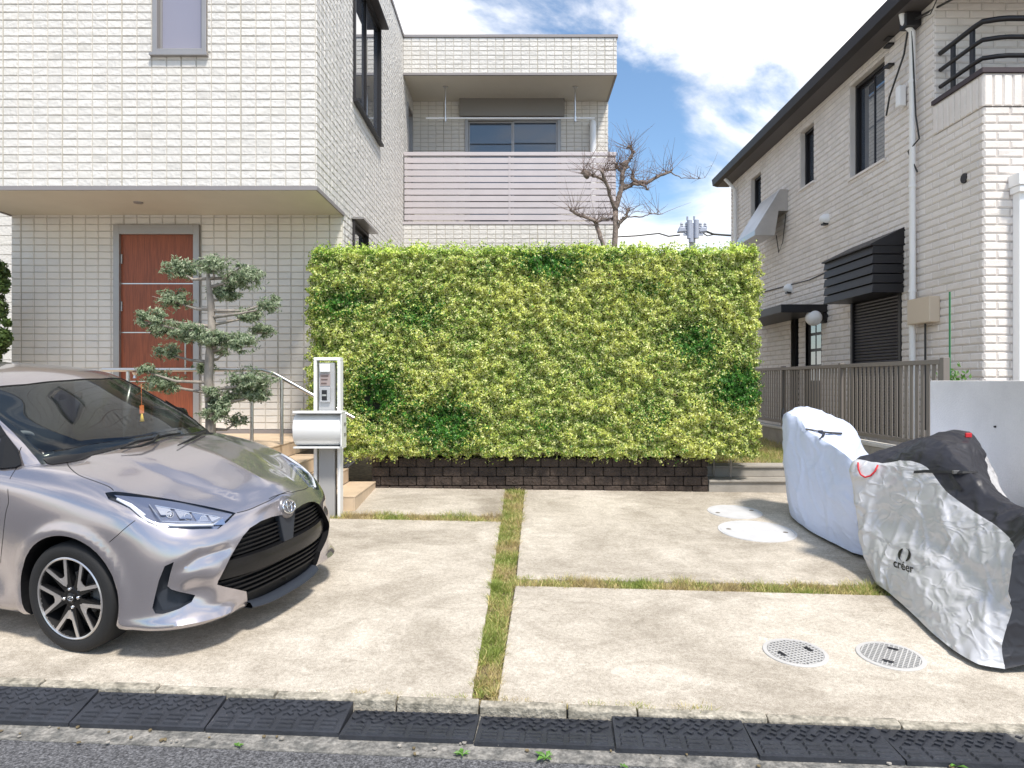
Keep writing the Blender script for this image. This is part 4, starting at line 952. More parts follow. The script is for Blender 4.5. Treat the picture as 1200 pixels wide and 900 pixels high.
    z+=lid*.015*sstep(ln+.045,ln-.012,ay)
    z+=.032*sstep(.80,.97,z)*sstep(.66,.25,x)*sstep(-3.0,-.2,x)*sstep(.82,.70,ay)
    # door side crease
    y-=np.sign(y)*.018*np.exp(-((z-.40)/.09)**2)*sstep(-.42,-.6,x)*sstep(-2.25,-2.0,x)*sstep(.7,.8,ay)
    # bumper: hollow round the lamp recess, splitter lip below it
    cx_=np.exp(-(((ay-.665)/.07)**2+((z-.36)/.085)**2))*(x>.3); x-=cx_*.045
    def segd(a,b):
        ax,az=a;bx_,bz_=b;L2=(bx_-ax)**2+(bz_-az)**2;tt=np.clip(((ay-ax)*(bx_-ax)+(z-az)*(bz_-az))/L2,0,1);return np.hypot(ay-ax-tt*(bx_-ax),z-az-tt*(bz_-az))
    dd=np.minimum(np.minimum(segd((.735,.40),(.715,.49)),segd((.715,.49),(.62,.545))),segd((.62,.545),(.50,.555))+.012)
    x-=.020*np.exp(-(dd/.030)**2)*(x>.3)
    x+=.012*np.exp(-(((ay-.60)/.09)**2+((z-.43)/.06)**2))*(x>.3)
    sp=np.exp(-((z-.205)/.03)**2)*sstep(.36,.55,ay)*sstep(.35,.5,x); x+=sp*.04; y+=np.sign(y)*np.exp(-((z-.205)/.03)**2)*sstep(.70,.78,ay)*sstep(.28,.42,x)*.012
    # headline shoulder above the recess
    P=np.stack([x,y,z],-1)
    nT,nJ=P.shape[:2]
    def solid(P,close_top=True):
        n,j=P.shape[:2]; V=[tuple(p) for p in P.reshape(-1,3)]; Fc=[]
        for a in range(n):
            b=(a+1)%n
            for c in range(j-1): Fc.append((a*j+c,a*j+c+1,b*j+c+1,b*j+c))
        me=bpy.data.meshes.new('tmp'); 
        bot=[a*j for a in range(n)]; Fc.append(tuple(bot))
        me.from_pydata(V,[],Fc); bm=bmesh.new(); bm.from_mesh(me); bmesh.ops.remove_doubles(bm,verts=bm.verts,dist=.0006)
        # stitch the spine: verts on y=0 pair up already; fill whatever is open
        be=[e for e in bm.edges if e.is_boundary]
        if be: bmesh.ops.holes_fill(bm,edges=be,sides=0)
        bmesh.ops.dissolve_degenerate(bm,dist=1e-5,edges=bm.edges)
        bmesh.ops.triangulate(bm,faces=[f for f in bm.faces if len(f.verts)>4])
        bmesh.ops.recalc_face_normals(bm,faces=bm.faces)
        bm.to_mesh(me); bm.free(); return me
    # --- greenhouse columns: 7 points
    Gc=[]
    def gcol(*p): Gc.append(p)
    gcol((-.16,0,.90),(-.23,0,1.012),(-.44,0,1.125),(-.67,0,1.255),(-.92,0,1.375),(-1.10,0,1.435),(-1.35,0,1.468))
    gcol((-.17,.32,.90),(-.24,.32,1.005),(-.42,.31,1.12),(-.70,.305,1.25),(-.95,.295,1.368),(-1.13,.24,1.43),(-1.38,0,1.471))
    gcol((-.22,.60,.90),(-.29,.59,.985),(-.46,.57,1.10),(-.78,.54,1.235),(-1.01,.52,1.352),(-1.17,.40,1.422),(-1.42,0,1.474))
    gcol((-.27,.725,.86),(-.35,.71,.955),(-.53,.68,1.08),(-.80,.64,1.22),(-1.07,.605,1.335),(-1.21,.47,1.415),(-1.46,0,1.476))
    gcol((-.50,.77,.86),(-.57,.76,.955),(-.73,.725,1.08),(-.95,.685,1.215),(-1.15,.635,1.33),(-1.26,.49,1.418),(-1.5,0,1.478))
    for xb,xt,zt in ((-1.0,-1.3,1.385),(-1.4,-1.55,1.40),(-1.9,-1.9,1.395),(-2.3,-2.2,1.375)):
        xm=lambda q: xb+(xt-xb)*q
        gcol((xm(0),.775,.88),(xm(.15),.765,.97),(xm(.4),.735,1.10),(xm(.7),.70,1.22),(xm(.95),.65,zt-.045),(xt,.50,zt+.025),(xt-.05,0,zt+.082))
    gcol((-2.75,.70,.88),(-2.72,.69,1.0),(-2.62,.65,1.12),(-2.52,.62,1.23),(-2.45,.57,1.31),(-2.40,.44,1.38),(-2.35,0,1.44))
    gcol((-2.92,.45,.88),(-2.88,.44,1.0),(-2.78,.42,1.12),(-2.68,.40,1.23),(-2.6,.37,1.31),(-2.52,.28,1.37),(-2.42,0,1.425))
    gcol((-2.96,0,.88),(-2.92,0,1.0),(-2.82,0,1.12),(-2.72,0,1.23),(-2.64,0,1.31),(-2.56,0,1.37),(-2.46,0,1.42))
    GP=relax(symmetric(Gc,6,6),12,8); GP[...,2]+=np.interp(GP[...,2],[.90,1.0,1.2,1.47],[0,.025,.035,.045])
    lower=solid(P); green=solid(GP)
    CP=GP.copy(); cxm,czm=-1.5,1.0
    CP[...,0]=cxm+(CP[...,0]-cxm)*.955; CP[...,1]*=.945; CP[...,2]=np.where(CP[...,2]>.97,.97+(CP[...,2]-.97)*.93,CP[...,2]); CP[:,0,2]=.45
    cav=solid(CP)
    tmp=[]
    def ob(me,mat_=None):
        if mat_: me.materials.clear(); me.materials.append(mat_)
        o=bpy.data.objects.new('tmp',me); COL.objects.link(o); tmp.append(o); return o
    def boolean(a,b,op,solver='EXACT'):
        m=a.modifiers.new('b','BOOLEAN'); m.operation=op; m.object=b; m.solver=solver
        try: m.material_mode='TRANSFER'
        except Exception: pass
        dg=bpy.context.evaluated_depsgraph_get(); me=bpy.data.meshes.new_from_object(a.evaluated_get(dg),preserve_all_data_layers=True,depsgraph=dg)
        a.modifiers.clear(); a.data=me; return a
    body=ob(lower,paint); boolean(body,ob(green,paint),'UNION')
    outer=body.data.copy()
    # BVHs for unprojecting picture points and for clean normals
    bmo=bmesh.new(); bmo.from_mesh(outer); bmesh.ops.triangulate(bmo,faces=bmo.faces); bvh=BVHTree.FromBMesh(bmo)
    camL=Mi@Vector((0,0,CAMZ))
    def hit(px,py):
        d=Vector(((px-CX)/F,1,-(py-CY)/F)); dl=(Mi.to_3x3()@d).normalized(); r=bvh.ray_cast(camL,dl)
        return r[0],r[1]
    def hits(lst):
        out=[]
        for p in lst:
            h,n=hit(*p)
            if h is None: print('MISS',p); continue
            out.append((h,n))
        return out
    def proj(p):
        q=Mx@Vector(p); return (round(CX+F*q.x/q.y),round(CY-F*(q.z-CAMZ)/q.y))
    for nm,p in (('nose',(.828,0,.5)),('emblem',(.79,0,.70)),('hoodfront',(.77,0,.742)),('A near',(-.50,-.70,.965)),('A far',(-.50,.70,.965)),('cowl c',(-.27,0,1.02)),('roof c',(-1.10,0,1.435)),('roof near',(-1.07,-.605,1.335)),('roof far',(-1.07,.605,1.335)),('far corner',(.565,.775,.19)),('near corner',(.42,-.825,.2)),('roof peak',(-1.5,0,1.478))): print(nm,proj(p))
    for q_ in ((5,505),(14,515),(25,530),(28,545),(20,552),(5,552),(2,530)): print('M',q_,hit(*q_)[0])
    def prism_mesh(loop,d0,d1,mt):     # loop of points, swept from p+d0 to p+d1
        me=bpy.data.meshes.new('tmp'); n=len(loop); V=[tuple(Vector(p)+Vector(d0)) for p in loop]+[tuple(Vector(p)+Vector(d1)) for p in loop]
        me.from_pydata(V,[],[tuple(range(n)),tuple(range(2*n-1,n-1,-1))]+[(i,i+n,(i+1)%n+n,(i+1)%n) for i in range(n)])
        bm=bmesh.new(); bm.from_mesh(me); bmesh.ops.triangulate(bm,faces=[f for f in bm.faces if len(f.verts)>4]); bmesh.ops.recalc_face_normals(bm,faces=bm.faces); bm.to_mesh(me); bm.free(); return ob(me,mt)
    mir=lambda p: Vector((p[0],-p[1],p[2]))
    def smooth_loop(l,n=4,closed=True):
        k=len(l); out=[]
        for i in range(k if closed else k-1):
            p=[Vector(l[(i+q)%k]) if closed else Vector(l[max(0,min(k-1,i+q))]) for q in (-1,0,1,2)]
            for q in range(n):
                u=q/n; out.append(.5*((2*p[1])+(-p[0]+p[2])*u+(2*p[0]-5*p[1]+4*p[2]-p[3])*u*u+(-p[0]+3*p[1]-3*p[2]+p[3])*u**3))
        if not closed: out.append(Vector(l[-1]))
        return out
    # --- cabin cavity and wheel wells
    boolean(body,ob(cav,inner),'DIFFERENCE')
    for wx in (0,-2.55):
        for s in (-1,1):
            mb=MB(); Mw=Matrix.Translation((wx,s*.56,.315))@Matrix.Rotation(R(-90*s),4,'X'); mb.lathe([(0,0),(.345,0),(.345,.5),(0,.5)],Mw,56)
            me=bpy.data.meshes.new('tmp'); me.from_pydata(mb.v,[],mb.f); bm=bmesh.new(); bm.from_mesh(me); bmesh.ops.remove_doubles(bm,verts=bm.verts,dist=1e-5); bmesh.ops.dissolve_degenerate(bm,dist=1e-6,edges=bm.edges); bmesh.ops.recalc_face_normals(bm,faces=bm.faces); bm.to_mesh(me); bm.free()
            boolean(body,ob(me,blk),'DIFFERENCE')
    # --- windows (outlines in side and front view of the car)
    ws=[(-.225,0,0),(-.235,.30,0),(-.285,.56,0),(-.345,.682,0),(-.42,.675,0),(-.62,.645,0),(-.86,.61,0),(-1.065,.575,0),(-1.01,.50,0),(-.945,.28,0),(-.925,0,0)]
    half=ws; loop=[Vector((a,b,0)) for a,b,_ in half]+[Vector((a,-b,0)) for a,b,_ in half[-2:0:-1]]
    cuts=[('windscreen',loop,(0,0,.9),(0,0,1.7))]
    side1=[(-.72,0,1.00),(-1.02,0,1.20),(-1.22,0,1.345),(-1.52,0,1.375),(-1.55,0,1.375),(-1.57,0,1.02)]
    side2=[(-1.63,0,1.02),(-1.61,0,1.375),(-2.05,0,1.355),(-2.35,0,1.20),(-2.40,0,1.05),(-2.30,0,1.01)]
    rear=[(0,.42,1.06),(0,.40,1.27),(0,-.40,1.27),(0,-.42,1.06)]
    for s in (-1,1):
        cuts.append(('side_window',side1,(0,s*.5,0),(0,s*.95,0))); cuts.append(('side_window',side2,(0,s*.5,0),(0,s*.95,0)))
    cuts.append(('rear_window',rear,(-3.2,0,0),(-2.45,0,0)))
    def patch(src,cutter,name,mt,par,off=-.004,thick=0):
        o=ob(src.copy(),paint); boolean(o,cutter,'INTERSECT'); me=o.data
        ci=[i for i,m in enumerate(me.materials) if m and m.name==cutter.data.materials[0].name]
        bm=bmesh.new(); bm.from_mesh(me)
        bmesh.ops.delete(bm,geom=[f for f in bm.faces if f.material_index in ci],context='FACES')
        bm.normal_update(); 
        for v in bm.verts: v.co+=v.normal*off
        if thick: bmesh.ops.solidify(bm,geom=bm.faces[:],thickness=thick)
        for f in bm.faces: f.smooth=True; f.material_index=0
        m2=bpy.data.meshes.new(name); bm.to_mesh(m2); bm.free(); m2.materials.append(mt)
        r=bpy.data.objects.new(name,m2); COL.objects.link(r); r.parent=par; WM[r.name]=Mx; return r
    gaskets=[]
    panes=[]
    for nm,lp,d0,d1 in cuts:
        c=prism_mesh(lp,d0,d1,gap)
        pr=patch(outer,c,nm,gl,root,-.006); panes.append(pr)
        if nm=='windscreen':
            cx0=Vector((-.62,0,0)); inn=[Vector((cx0.x+(p.x-cx0.x)*.86-.012,p.y*.93,0)) for p in lp]
            src=ob(outer.copy(),paint); boolean(src,prism_mesh(inn,d0,d1,gap),'DIFFERENCE')
            c2=prism_mesh(lp,d0,d1,gap); patch(src.data,c2,'windscreen_border',glossb,pr,-.009)
        boolean(body,c,'DIFFERENCE')
    # --- front openings from the outline seen in the picture, mirrored
    Z4=lambda l:[(100+a/4,540+b/4) for a,b in l]
    Z47=lambda l:[(200+a/4.735,550+b/4.735) for a,b in l]
    def dress(loop3): return [p for p in loop3]
    gr=[h for h,n in hits(Z47([(600,256),(560,264),(500,287),(440,325),(400,372),(370,420),(330,490),(290,570),(264,618),(258,640),(300,652),(420,678),(455,705),(478,762)]))]
    gr=[(p.y,p.z) for p in gr]; print('grille',[(round(a,3),round(b,3)) for a,b in gr])
    gp=[(0,gr[0][1]-.012)]+gr; gp[-1]=(gp[-1][0],.10); loop=[Vector((0,a,b)) for a,b in gp]+[Vector((0,-a,b)) for a,b in gp[:0:-1]]
    # pocket floor follows the bow of the nose
    def fx(yv): return .765-.10*(abs(yv)/.55)**3
    def bowed(loop,x0f,x1,mt):
        me=bpy.data.meshes.new('tmp'); n=len(loop); V=[(x0f(p.y),p.y,p.z) for p in loop]+[(x1,p.y,p.z) for p in loop]
        me.from_pydata(V,[],[tuple(range(n)),tuple(range(2*n-1,n-1,-1))]+[(i,i+n,(i+1)%n+n,(i+1)%n) for i in range(n)])
        bm=bmesh.new(); bm.from_mesh(me); bmesh.ops.triangulate(bm,faces=bm.faces[:]); bmesh.ops.recalc_face_normals(bm,faces=bm.faces); bm.to_mesh(me); bm.free(); return ob(me,mt)
    gc=bowed(loop,fx,1.1,blk)
    boolean(body,gc,'DIFFERENCE')
    # headlights
    hl=Z4([(92,150),(140,144),(280,161),(400,180),(560,211),(706,245),(665,287),(622,320),(500,322),(400,318),(340,308),(295,291),(250,262),(205,222),(165,204),(110,182)])
    H_=hits(hl); hp=[h for h,n in H_]; nav=sum((n for h,n in H_),Vector()).normalized()
    print('lamp',[tuple(round(c,2) for c in p) for p in hp[:3]],nav)
    lamps=[]; hpk=mat('lamp_bowl',(.04,.045,.06),.3,.3)
    for s in (1,-1):
        lp=hp if s==1 else [mir(p) for p in hp]; nv=nav if s==1 else mir(nav)
        c=prism_mesh(lp,-nv*.045,nv*.12,hpk)
        lm=patch(outer,c,'headlight',lensm,root,-.001)
        boolean(body,c,'DIFFERENCE'); lamps.append((s,lm,nv,lp))
    # lamp recess in the bumper
    fg=Z4([(415,474),(398,530),(385,588),(402,602),(450,616),(515,630),(498,662),(440,694),(362,718),(328,716),(314,690),(325,640),(345,560),(372,494)])
    H_=hits(fg); fp=[h for h,n in H_]; nf=sum((n for h,n in H_),Vector()).normalized(); print('fog',[tuple(round(c,2) for c in p) for p in fp[:3]])
    for s in (1,-1):
        lp=fp if s==1 else [mir(p) for p in fp]; nv=nf if s==1 else mir(nf)
        c=prism_mesh(lp,-nv*.06,nv*.12,bluegrey); boolean(body,c,'DIFFERENCE')
    # sill: black underside and panel gaps as grooves
    def groove(px,r=.0028,mirror=True,pts3=None):
        pts=pts3 or [h for h,n in hits(px)]
        pts=smooth_loop(pts,3,False); fine=[]
        for p in pts:
            q=bvh.find_nearest(p); fine.append(q[0])
        for s in ((1,-1) if mirror else (1,)):
            mb=MB(); mb.tube([p if s==1 else mir(p) for p in fine],r,6)
            me=bpy.data.meshes.new('tmp'); me.from_pydata(mb.v,[],mb.f); bm=bmesh.new(); bm.from_mesh(me); bmesh.ops.triangulate(bm,faces=[f for f in bm.faces if len(f.verts)>4]); bmesh.ops.recalc_face_normals(bm,faces=bm.faces); bm.to_mesh(me); bm.free()
            boolean(body,ob(me,gap),'DIFFERENCE')
    groove([(78.5,541),(81,547),(91,556),(110,563.5),(127,570),(133,575)])
    groove([(277.5,601),(286,599),(295,596),(306,591),(317,586),(327,580),(334,577),(340,575.6)])
    groove([(158.5,610),(148,618),(138,627),(128,635.5)],.002)
    groove([(25,524),(22,533),(17,552),(10,585),(7,600),(3.5,630),(.5,660)])
    yy=-.86
    groove(None,.0028,True,[Vector((-1.60,-.80,.975)),Vector((-1.61,-.84,.8)),Vector((-1.60,-.84,.5)),Vector((-1.56,-.82,.25))])
    groove(None,.0028,True,[Vector((-.62,-.82,.20)),Vector((-1.1,-.82,.205)),Vector((-1.55,-.82,.21)),Vector((-2.15,-.82,.23))])
    groove(None,.0028,True,[Vector((-2.45,-.80,.98)),Vector((-2.30,-.84,.8)),Vector((-2.2,-.84,.62)),Vector((-2.12,-.84,.35)),Vector((-2.1,-.84,.25))])
    # finish: clean normals from the uncut surface on painted faces
    me=body.data; me.name='body'; 
    names=[m.name for m in me.materials]
    me.polygons.foreach_set('use_smooth',[True]*len(me.polygons))
    bmo.verts.ensure_lookup_table(); bmo.faces.ensure_lookup_table()
    # smooth vertex normals of the outer skin with sharp creases ignored
    bmo.normal_update()
    vn=[v.normal.copy() for v in bmo.verts]
    from mathutils.interpolate import poly_3d_calc
    nl=[None]*len(me.loops)
    for p in me.polygons:
        pm=names[p.material_index]
        for li in p.loop_indices:
            if pm==paint.name:
                co=me.vertices[me.loops[li].vertex_index].co
                loc,nr,fi,ds=bvh.find_nearest(co)
                if ds is not None and ds<.001 and p.normal.dot(nr)>.5:
                    f=bmo.faces[fi]; wts=poly_3d_calc([v.co for v in f.verts],loc); nn=Vector()
                    for wv,v in zip(wts,f.verts): nn+=vn[v.index]*wv
                    # keep the real crease where bonnet and glass meet
                    nl[li]=nn.normalized() if nn.dot(nr)>.86*nn.length else nr
                else: nl[li]=p.normal.copy()
            else: nl[li]=p.normal.copy()
    me.normals_split_custom_set(nl)
    bo=bpy.data.objects.new('body',me); COL.objects.link(bo); bo.parent=root; WM[bo.name]=Mx
    for o in tmp: bpy.data.objects.remove(o)
    W=lambda p: Mx@Vector(p)
    class CB(MB):    # shapes in car coordinates
        def build(s,name,mats,parent=None,**k):
            s.v=[tuple(Mx@Vector(p)) for p in s.v]; return MB.build(s,name,mats,parent,uv=None,**k)
    # --- grille contents
    top=gr[0][1]-.012
    def gw(zv):   # half width of the opening at height z
        b=0
        for i in range(len(gr)-1):
            (y0,z0),(y1,z1)=gr[i],gr[i+1]
            if (z0-zv)*(z1-zv)<=0 and abs(z0-z1)>1e-6: b=max(b,abs(y0+(y1-y0)*(zv-z0)/(z1-z0)))
        return b
    g=CB(); 
    def slat(zv,th,proud,w=None,dip=0,mb=g):
        w=w or gw(zv)-.004; ys=np.linspace(-w,w,25); rows=[]
        for (dx,dz) in ((-.02,-th/2),(proud,-th/2),(proud,th/2),(-.02,th/2)):
            rows.append([(fx(q)+dx,q,zv+dz+dip*(abs(q)/w)**2) for q in ys])
        mb.grid(rows+[rows[0]])
    for k in range(5): slat(.605-k*.026+.0,.008,.020)
    for k in range(6): slat(.365-k*.028,.009,.024)
    g.build('grille',blk,root)
    g=CB(); ys=np.linspace(-1,1,33); rows=[]
    for q in np.linspace(0,1,5):
        zt,zb=.475,.375; zv=zb+(zt-zb)*q; w=gw(zv)-.002; rows.append([(fx(u*w)+.042+.004*math.sin(q*3.14),u*w,zv+.012*abs(u)**2) for u in ys])
    w0=[( -.0+fx(u*gw(.375))-.01,u*(gw(.375)-.002),.372) for u in ys]; w1=[(fx(u*gw(.475))-.01,u*(gw(.475)-.002),.49) for u in ys]
    g.grid([w0]+rows+[w1]); g.build('plate_panel',glossb,root,smooth=True,sharp=40)
    g=CB(); g.prism([(.80,-.085,top+.01),(.80,.085,top+.01),(.81,.045,.475),(.81,-.045,.475)],(-.04,0,0)); g.build('grille_centre',bluegrey,root,bevel=.006)
    # dark lower lip
    ly=abs(gr[-1][0]); g=CB(); rows=[]
    for (dx,zv) in ((-.05,.140),(.025,.142),(.038,.152),(.02,.176),(-.03,.18)):
        rows.append([(fx(q)+.02+dx-.0*abs(q),q,zv+.02*(abs(q)/ly)**3) for q in np.linspace(-ly*1.05,ly*1.05,25)])
    g.grid(rows+[rows[0]]); g.build('front_lip',bluegrey,root,smooth=True,sharp=50)
    # emblem: three ellipses on a round boss
    e0,en=hit(345.5,590); print('emblem',e0,en)
    ec=Vector((e0.x,0,e0.z)); r_=bvh.ray_cast(Vector((2,0,e0.z)),Vector((-1,0,0))); ec=r_[0]; en=r_[1].lerp(Vector((1,0,.25)).normalized(),.5).normalized()
    eu=Vector((0,1,0)); ev=en.cross(eu).normalized(); ev=ev if ev.z>0 else -ev
    g=CB(); Bm=Matrix((( eu.x,ev.x,en.x,ec.x),(eu.y,ev.y,en.y,ec.y),(eu.z,ev.z,en.z,ec.z),(0,0,0,1)))
    g.lathe([(0,.012),(.052,.010),(.066,.002),(.07,-.02)],Bm,40); boss=g.build('emblem_boss',mat('emblem_disc',(.20,.19,.20),.3,.6),root,smooth=True)
    g=CB()
    def ell(a,b,cv,r=.0045):
        pts=[ec+en*.014+eu*(a*math.cos(t))+ev*(b*math.sin(t)+cv) for t in np.linspace(0,2*math.pi,33)]; g.tube(pts,r,8,cap=False)
    ell(.058,.040,0,.006); ell(.021,.037,0); ell(.038,.017,.018); g.build('emblem',chrome,boss,smooth=True)
    # headlight inside
    for s,lm,nv,lp in lamps:
        sgn=s
        pm=(lambda p:Vector(p)) if s==1 else (lambda p:mir(p))
        lin=lambda px,py,dep: (lambda hn: hn[0]-nav*dep)(hit(*Z4([(px,py)])[0]))
        g=CB()
        def strip(pts,r,mb,dep=.03):
            q=[pm(lin(a,b,dep)) for a,b in pts]; mb.tube(q,r,8)
        strip([(150,175),(215,210),(280,268),(330,292),(430,298),(600,296)],.009,g,.010); strip([(150,172),(215,200),(280,250)],.006,g,.010)
        g.build('light_guide',mat('lamp_white',(.75,.78,.85),.15,coat=1),lm,smooth=True)
        g=CB()
        for (a,b) in ((395,240),(480,252),(555,264)):
            c=pm(lin(a,b,.024)); q=Z_.rotation_difference(nv.lerp(Vector((1,0,0)),.4).normalized()).to_matrix().to_4x4()
            g.lathe([(0,.004),(.008,.003),(.016,-.004),(.019,.006),(.021,.006),(.022,-.02)],Matrix.Translation(c)@q,18)
        g.build('lamp_lens',chrome,lm,smooth=True,sharp=50)
        g=CB()
        for (a,b) in ((350,215),(440,232),(520,246),(600,262)):
            p=[pm(lin(a-25,b-14,.012)),pm(lin(a+45,b-2,.012)),pm(lin(a+60,b+30,.016)),pm(lin(a+5,b+30,.016))]
            g.prism(p,-nv*.008)
        strip([(330,204),(420,220),(520,238),(620,256)],.004,g,.012)
        strip([(300,200),(330,240),(360,278),(590,284),(640,262)],.005,g,.012)
        g.build('reflector',mat('lamp_reflector',(.55,.58,.66),.12,.9),lm)
        g=CB(); q=[pm(lin(a,b,dq)) for a,b,dq in [(135,156,.008),(290,170,.008),(460,194,.008),(690,246,.008),(615,310,.03),(400,308,.03),(300,280,.03),(200,205,.02)]]
        g.add(q,[tuple(range(len(q)))]); g.build('lamp_housing',mat('lamp_housing_grey',(.22,.24,.31),.2,.7),lm)
    # sensor dot on bumper
    for s in (1,-1):
        h,n=hit(*Z4([(472,503)])[0]); h=h if s==1 else mir(h); n=n if s==1 else mir(n)
        q=Z_.rotation_difference(n).to_matrix().to_4x4(); g=CB(); g.lathe([(0,.0015),(.009,.001),(.0105,-.002)],Matrix.Translation(h)@q,16); g.build('parking_sensor',paint,root,smooth=True,sharp=40)
    # --- wheels
    def wheel(wx,s):
        g=CB(); B=Matrix.Translation((wx,s*.735,.305))@Matrix.Rotation(R(-90*s),4,'X')   # local z points outwards
        if wx==0: B=Matrix.Translation((wx,s*.735,.305))@Matrix.Rotation(R(0),4,'Z')@Matrix.Rotation(R(-90*s),4,'X')
        R0=.3045
        g.lathe([(.215,-.09),(.235,-.098),(.27,-.10),(.292,-.095),(.302,-.08),(R0,-.05),(R0,.05),(.302,.08),(.294,.093),(.278,.101),(.258,.104),(.240,.100),(.228,.094),(.223,.088)],B,72)
        ty=g.build('tyre',tyrem,root,smooth=True)
        g=CB(); g.lathe([(.224,.086),(.229,.096),(.223,.100),(.217,.097),(.215,.085)],B,64); rim=g.build('rim',silverm,root,smooth=True,sharp=50)
        g=CB(); g.lathe([(.216,.09),(.206,.05),(.198,-.09)],B,48); g.lathe([(.2,-.02),(.0,-.02)],B,32); g.build('barrel',blk,rim,smooth=True,sharp=50)
        g=CB(); ph=R(46) if s<0 else R(134)
        g.lathe([(0,.083),(.052,.083),(.064,.076),(.07,.04)],B,40)
        Bd=B.to_3x3()
        def arm(g,k,sg,r0,r1,a0,a1,w0,w1,h0,h1,dep):
            ac=2*math.pi*k/5+ph; P0=Vector((r0*math.cos(ac+sg*a0),r0*math.sin(ac+sg*a0),h0)); P1=Vector((r1*math.cos(ac+sg*a1),r1*math.sin(ac+sg*a1),h1))
            n_=Vector((-(P1-P0).y,(P1-P0).x,0)).normalized()
            g.prism([B@(P0-n_*w0),B@(P1-n_*w1),B@(P1+n_*w1),B@(P0+n_*w0)],Bd@Vector((0,0,-dep)))
        for k in range(5):
            for sg in (-1,1): arm(g,k,sg,.045,.217,R(6),R(19),.022,.016,.080,.0885,.035)
        g.build('spoke',glossb,rim)
        g=CB()
        for k in range(5):
            for sg in (-1,1): arm(g,k,sg,.080,.218,R(4.2),R(20.5),.0085,.0095,.0850,.0925,.004)
            ac=2*math.pi*k/5+ph; 
            q=[(.066,0),(.082,R(9)),(.128,R(11.5)),(.118,0),(.128,R(-11.5)),(.082,R(-9))]
            g.prism([B@Vector((r*math.cos(ac+d_),r*math.sin(ac+d_),.0857)) for r,d_ in q],Bd@Vector((0,0,-.004)))
        g.build('bright_spoke_face',silverm,rim)
        g=CB(); g.lathe([(0,.090),(.022,.090),(.028,.086),(.029,.08)],B,28); 
        cp=g.build('centre_cap',glossb,rim,smooth=True,sharp=40)
        g=CB()
        for (ea,eb,ec_) in ((.019,.013,0),(.007,.012,0),(.0125,.0055,.006)): g.tube([B@Vector((ea*math.cos(t),eb*math.sin(t)+ec_,.0915)) for t in np.linspace(0,2*math.pi,21)],.0014,6,cap=False)
        g.build('cap_emblem',chrome,cp,smooth=True)
        for k in range(4):
            a=math.pi/2*k+R(10); g=CB(); g.lathe([(0,.094),(.006,.093),(.009,.088),(.010,.08)],B@Matrix.Translation((.050*math.cos(a),.050*math.sin(a),0)),10); g.build('wheel_nut',chrome,rim,smooth=True)
        g=CB(); g.lathe([(.05,.012),(.125,.012),(.127,.0),(.05,.0)],B,40); g.build('brake_disc',silverm,rim,smooth=True,sharp=40)
        g=CB(); q=[(.09,-.03),(.145,-.02),(.15,.05),(.095,.06)]; g.prism([B@Vector((c,d,.035)) for c,d in q],B.to_3x3()@Vector((0,0,-.05))); g.build('brake_caliper',mat('caliper_grey',(.2,.2,.2),.5,.5),rim,bevel=.006)
    for wx in (0,-2.55):
        for s in (-1,1): wheel(wx,s)
    # wheel well liner back plates, underbody block
    g=CB(); g.box((-2.9,-.55,.17),(.55,.55,.30)); g.build('underbody',blk,root)
    # --- cabin
    def xz(prof,y0,y1,name,mt,bev=.02):
        g=CB(); g.prism([(a,y0,b) for a,b in prof],(0,y1-y0,0)); return g.build(name,mt,root,bevel=bev,smooth=True,sharp=50)
    xz([(-.36,.70),(-.36,.955),(-.50,.972),(-.72,.955),(-.82,.90),(-.86,.78),(-.80,.62)],-.66,.66,'dashboard',inner)
    for s in (-1,1):
        y=s*.34
        xz([(-1.15,.46),(-1.13,.58),(-1.60,.54),(-1.62,.44)],y-.25,y+.25,'seat',seatm,.04)
        xz([(-1.56,.52),(-1.62,.50),(-1.86,1.08),(-1.80,1.13),(-1.74,1.10)],y-.24,y+.24,'backrest',seatm,.04)
        xz([(-1.78,1.10),(-1.76,1.26),(-1.85,1.28),(-1.87,1.12)],y-.13,y+.13,'headrest',seatm,.03)
    xz([(-2.35,.50),(-2.25,.55),(-2.45,1.12),(-2.52,1.12)],-.6,.6,'rear_seat',seatm,.03)
    g=CB(); Ms=Matrix.Translation((-1.0,-.36,.93))@Matrix.Rotation(R(-65),4,'Y'); ring=[Ms@Vector((.185*math.cos(t),.185*math.sin(t),0)) for t in np.linspace(0,2*math.pi,33)]; g.tube(ring,.015,8,cap=False)
    g.tube([Ms@Vector((-.17,0,0)),Ms@Vector((.17,0,0))],.02,6); g.lathe([(0,.02),(.06,.015),(.07,-.05)],Ms,18); g.build('steering_wheel',inner,root,smooth=True)
    g=CB(); g.box((-.93,-.10,1.275),(-.905,.10,1.335)); mr=g.build('rear_view_mirror',glossb,root,bevel=.012)
    # hanging charm
    c=Mi@at(166,475,1); dr=(Mi.to_3x3()@(at(166,475,1)-Vector((0,0,CAMZ)))).normalized(); 
    k=(-.82-camL.x)/dr.x; pc=camL+dr*k
    g=CB(); g.tube([pc+Z_*.16,pc],.0015,5); g.box(pc-Vector((.004,.017,.06)),pc+Vector((.004,.017,0))); ch=g.build('hanging_charm',mat('orange_cloth',(.75,.18,.05),.7),root)
    g=CB(); g.lathe([(.0,-.06),(.006,-.065),(.016,-.12),(.0,-.122)],Matrix.Translation(pc),12); g.build('tassel',mat('yellow_thread',(.85,.52,.06),.7),ch,smooth=True)
    # wipers: positions seen in the picture, lying on the glass
    Zw=lambda l:[(a/4.7375,410+b/4.7375) for a,b in l]
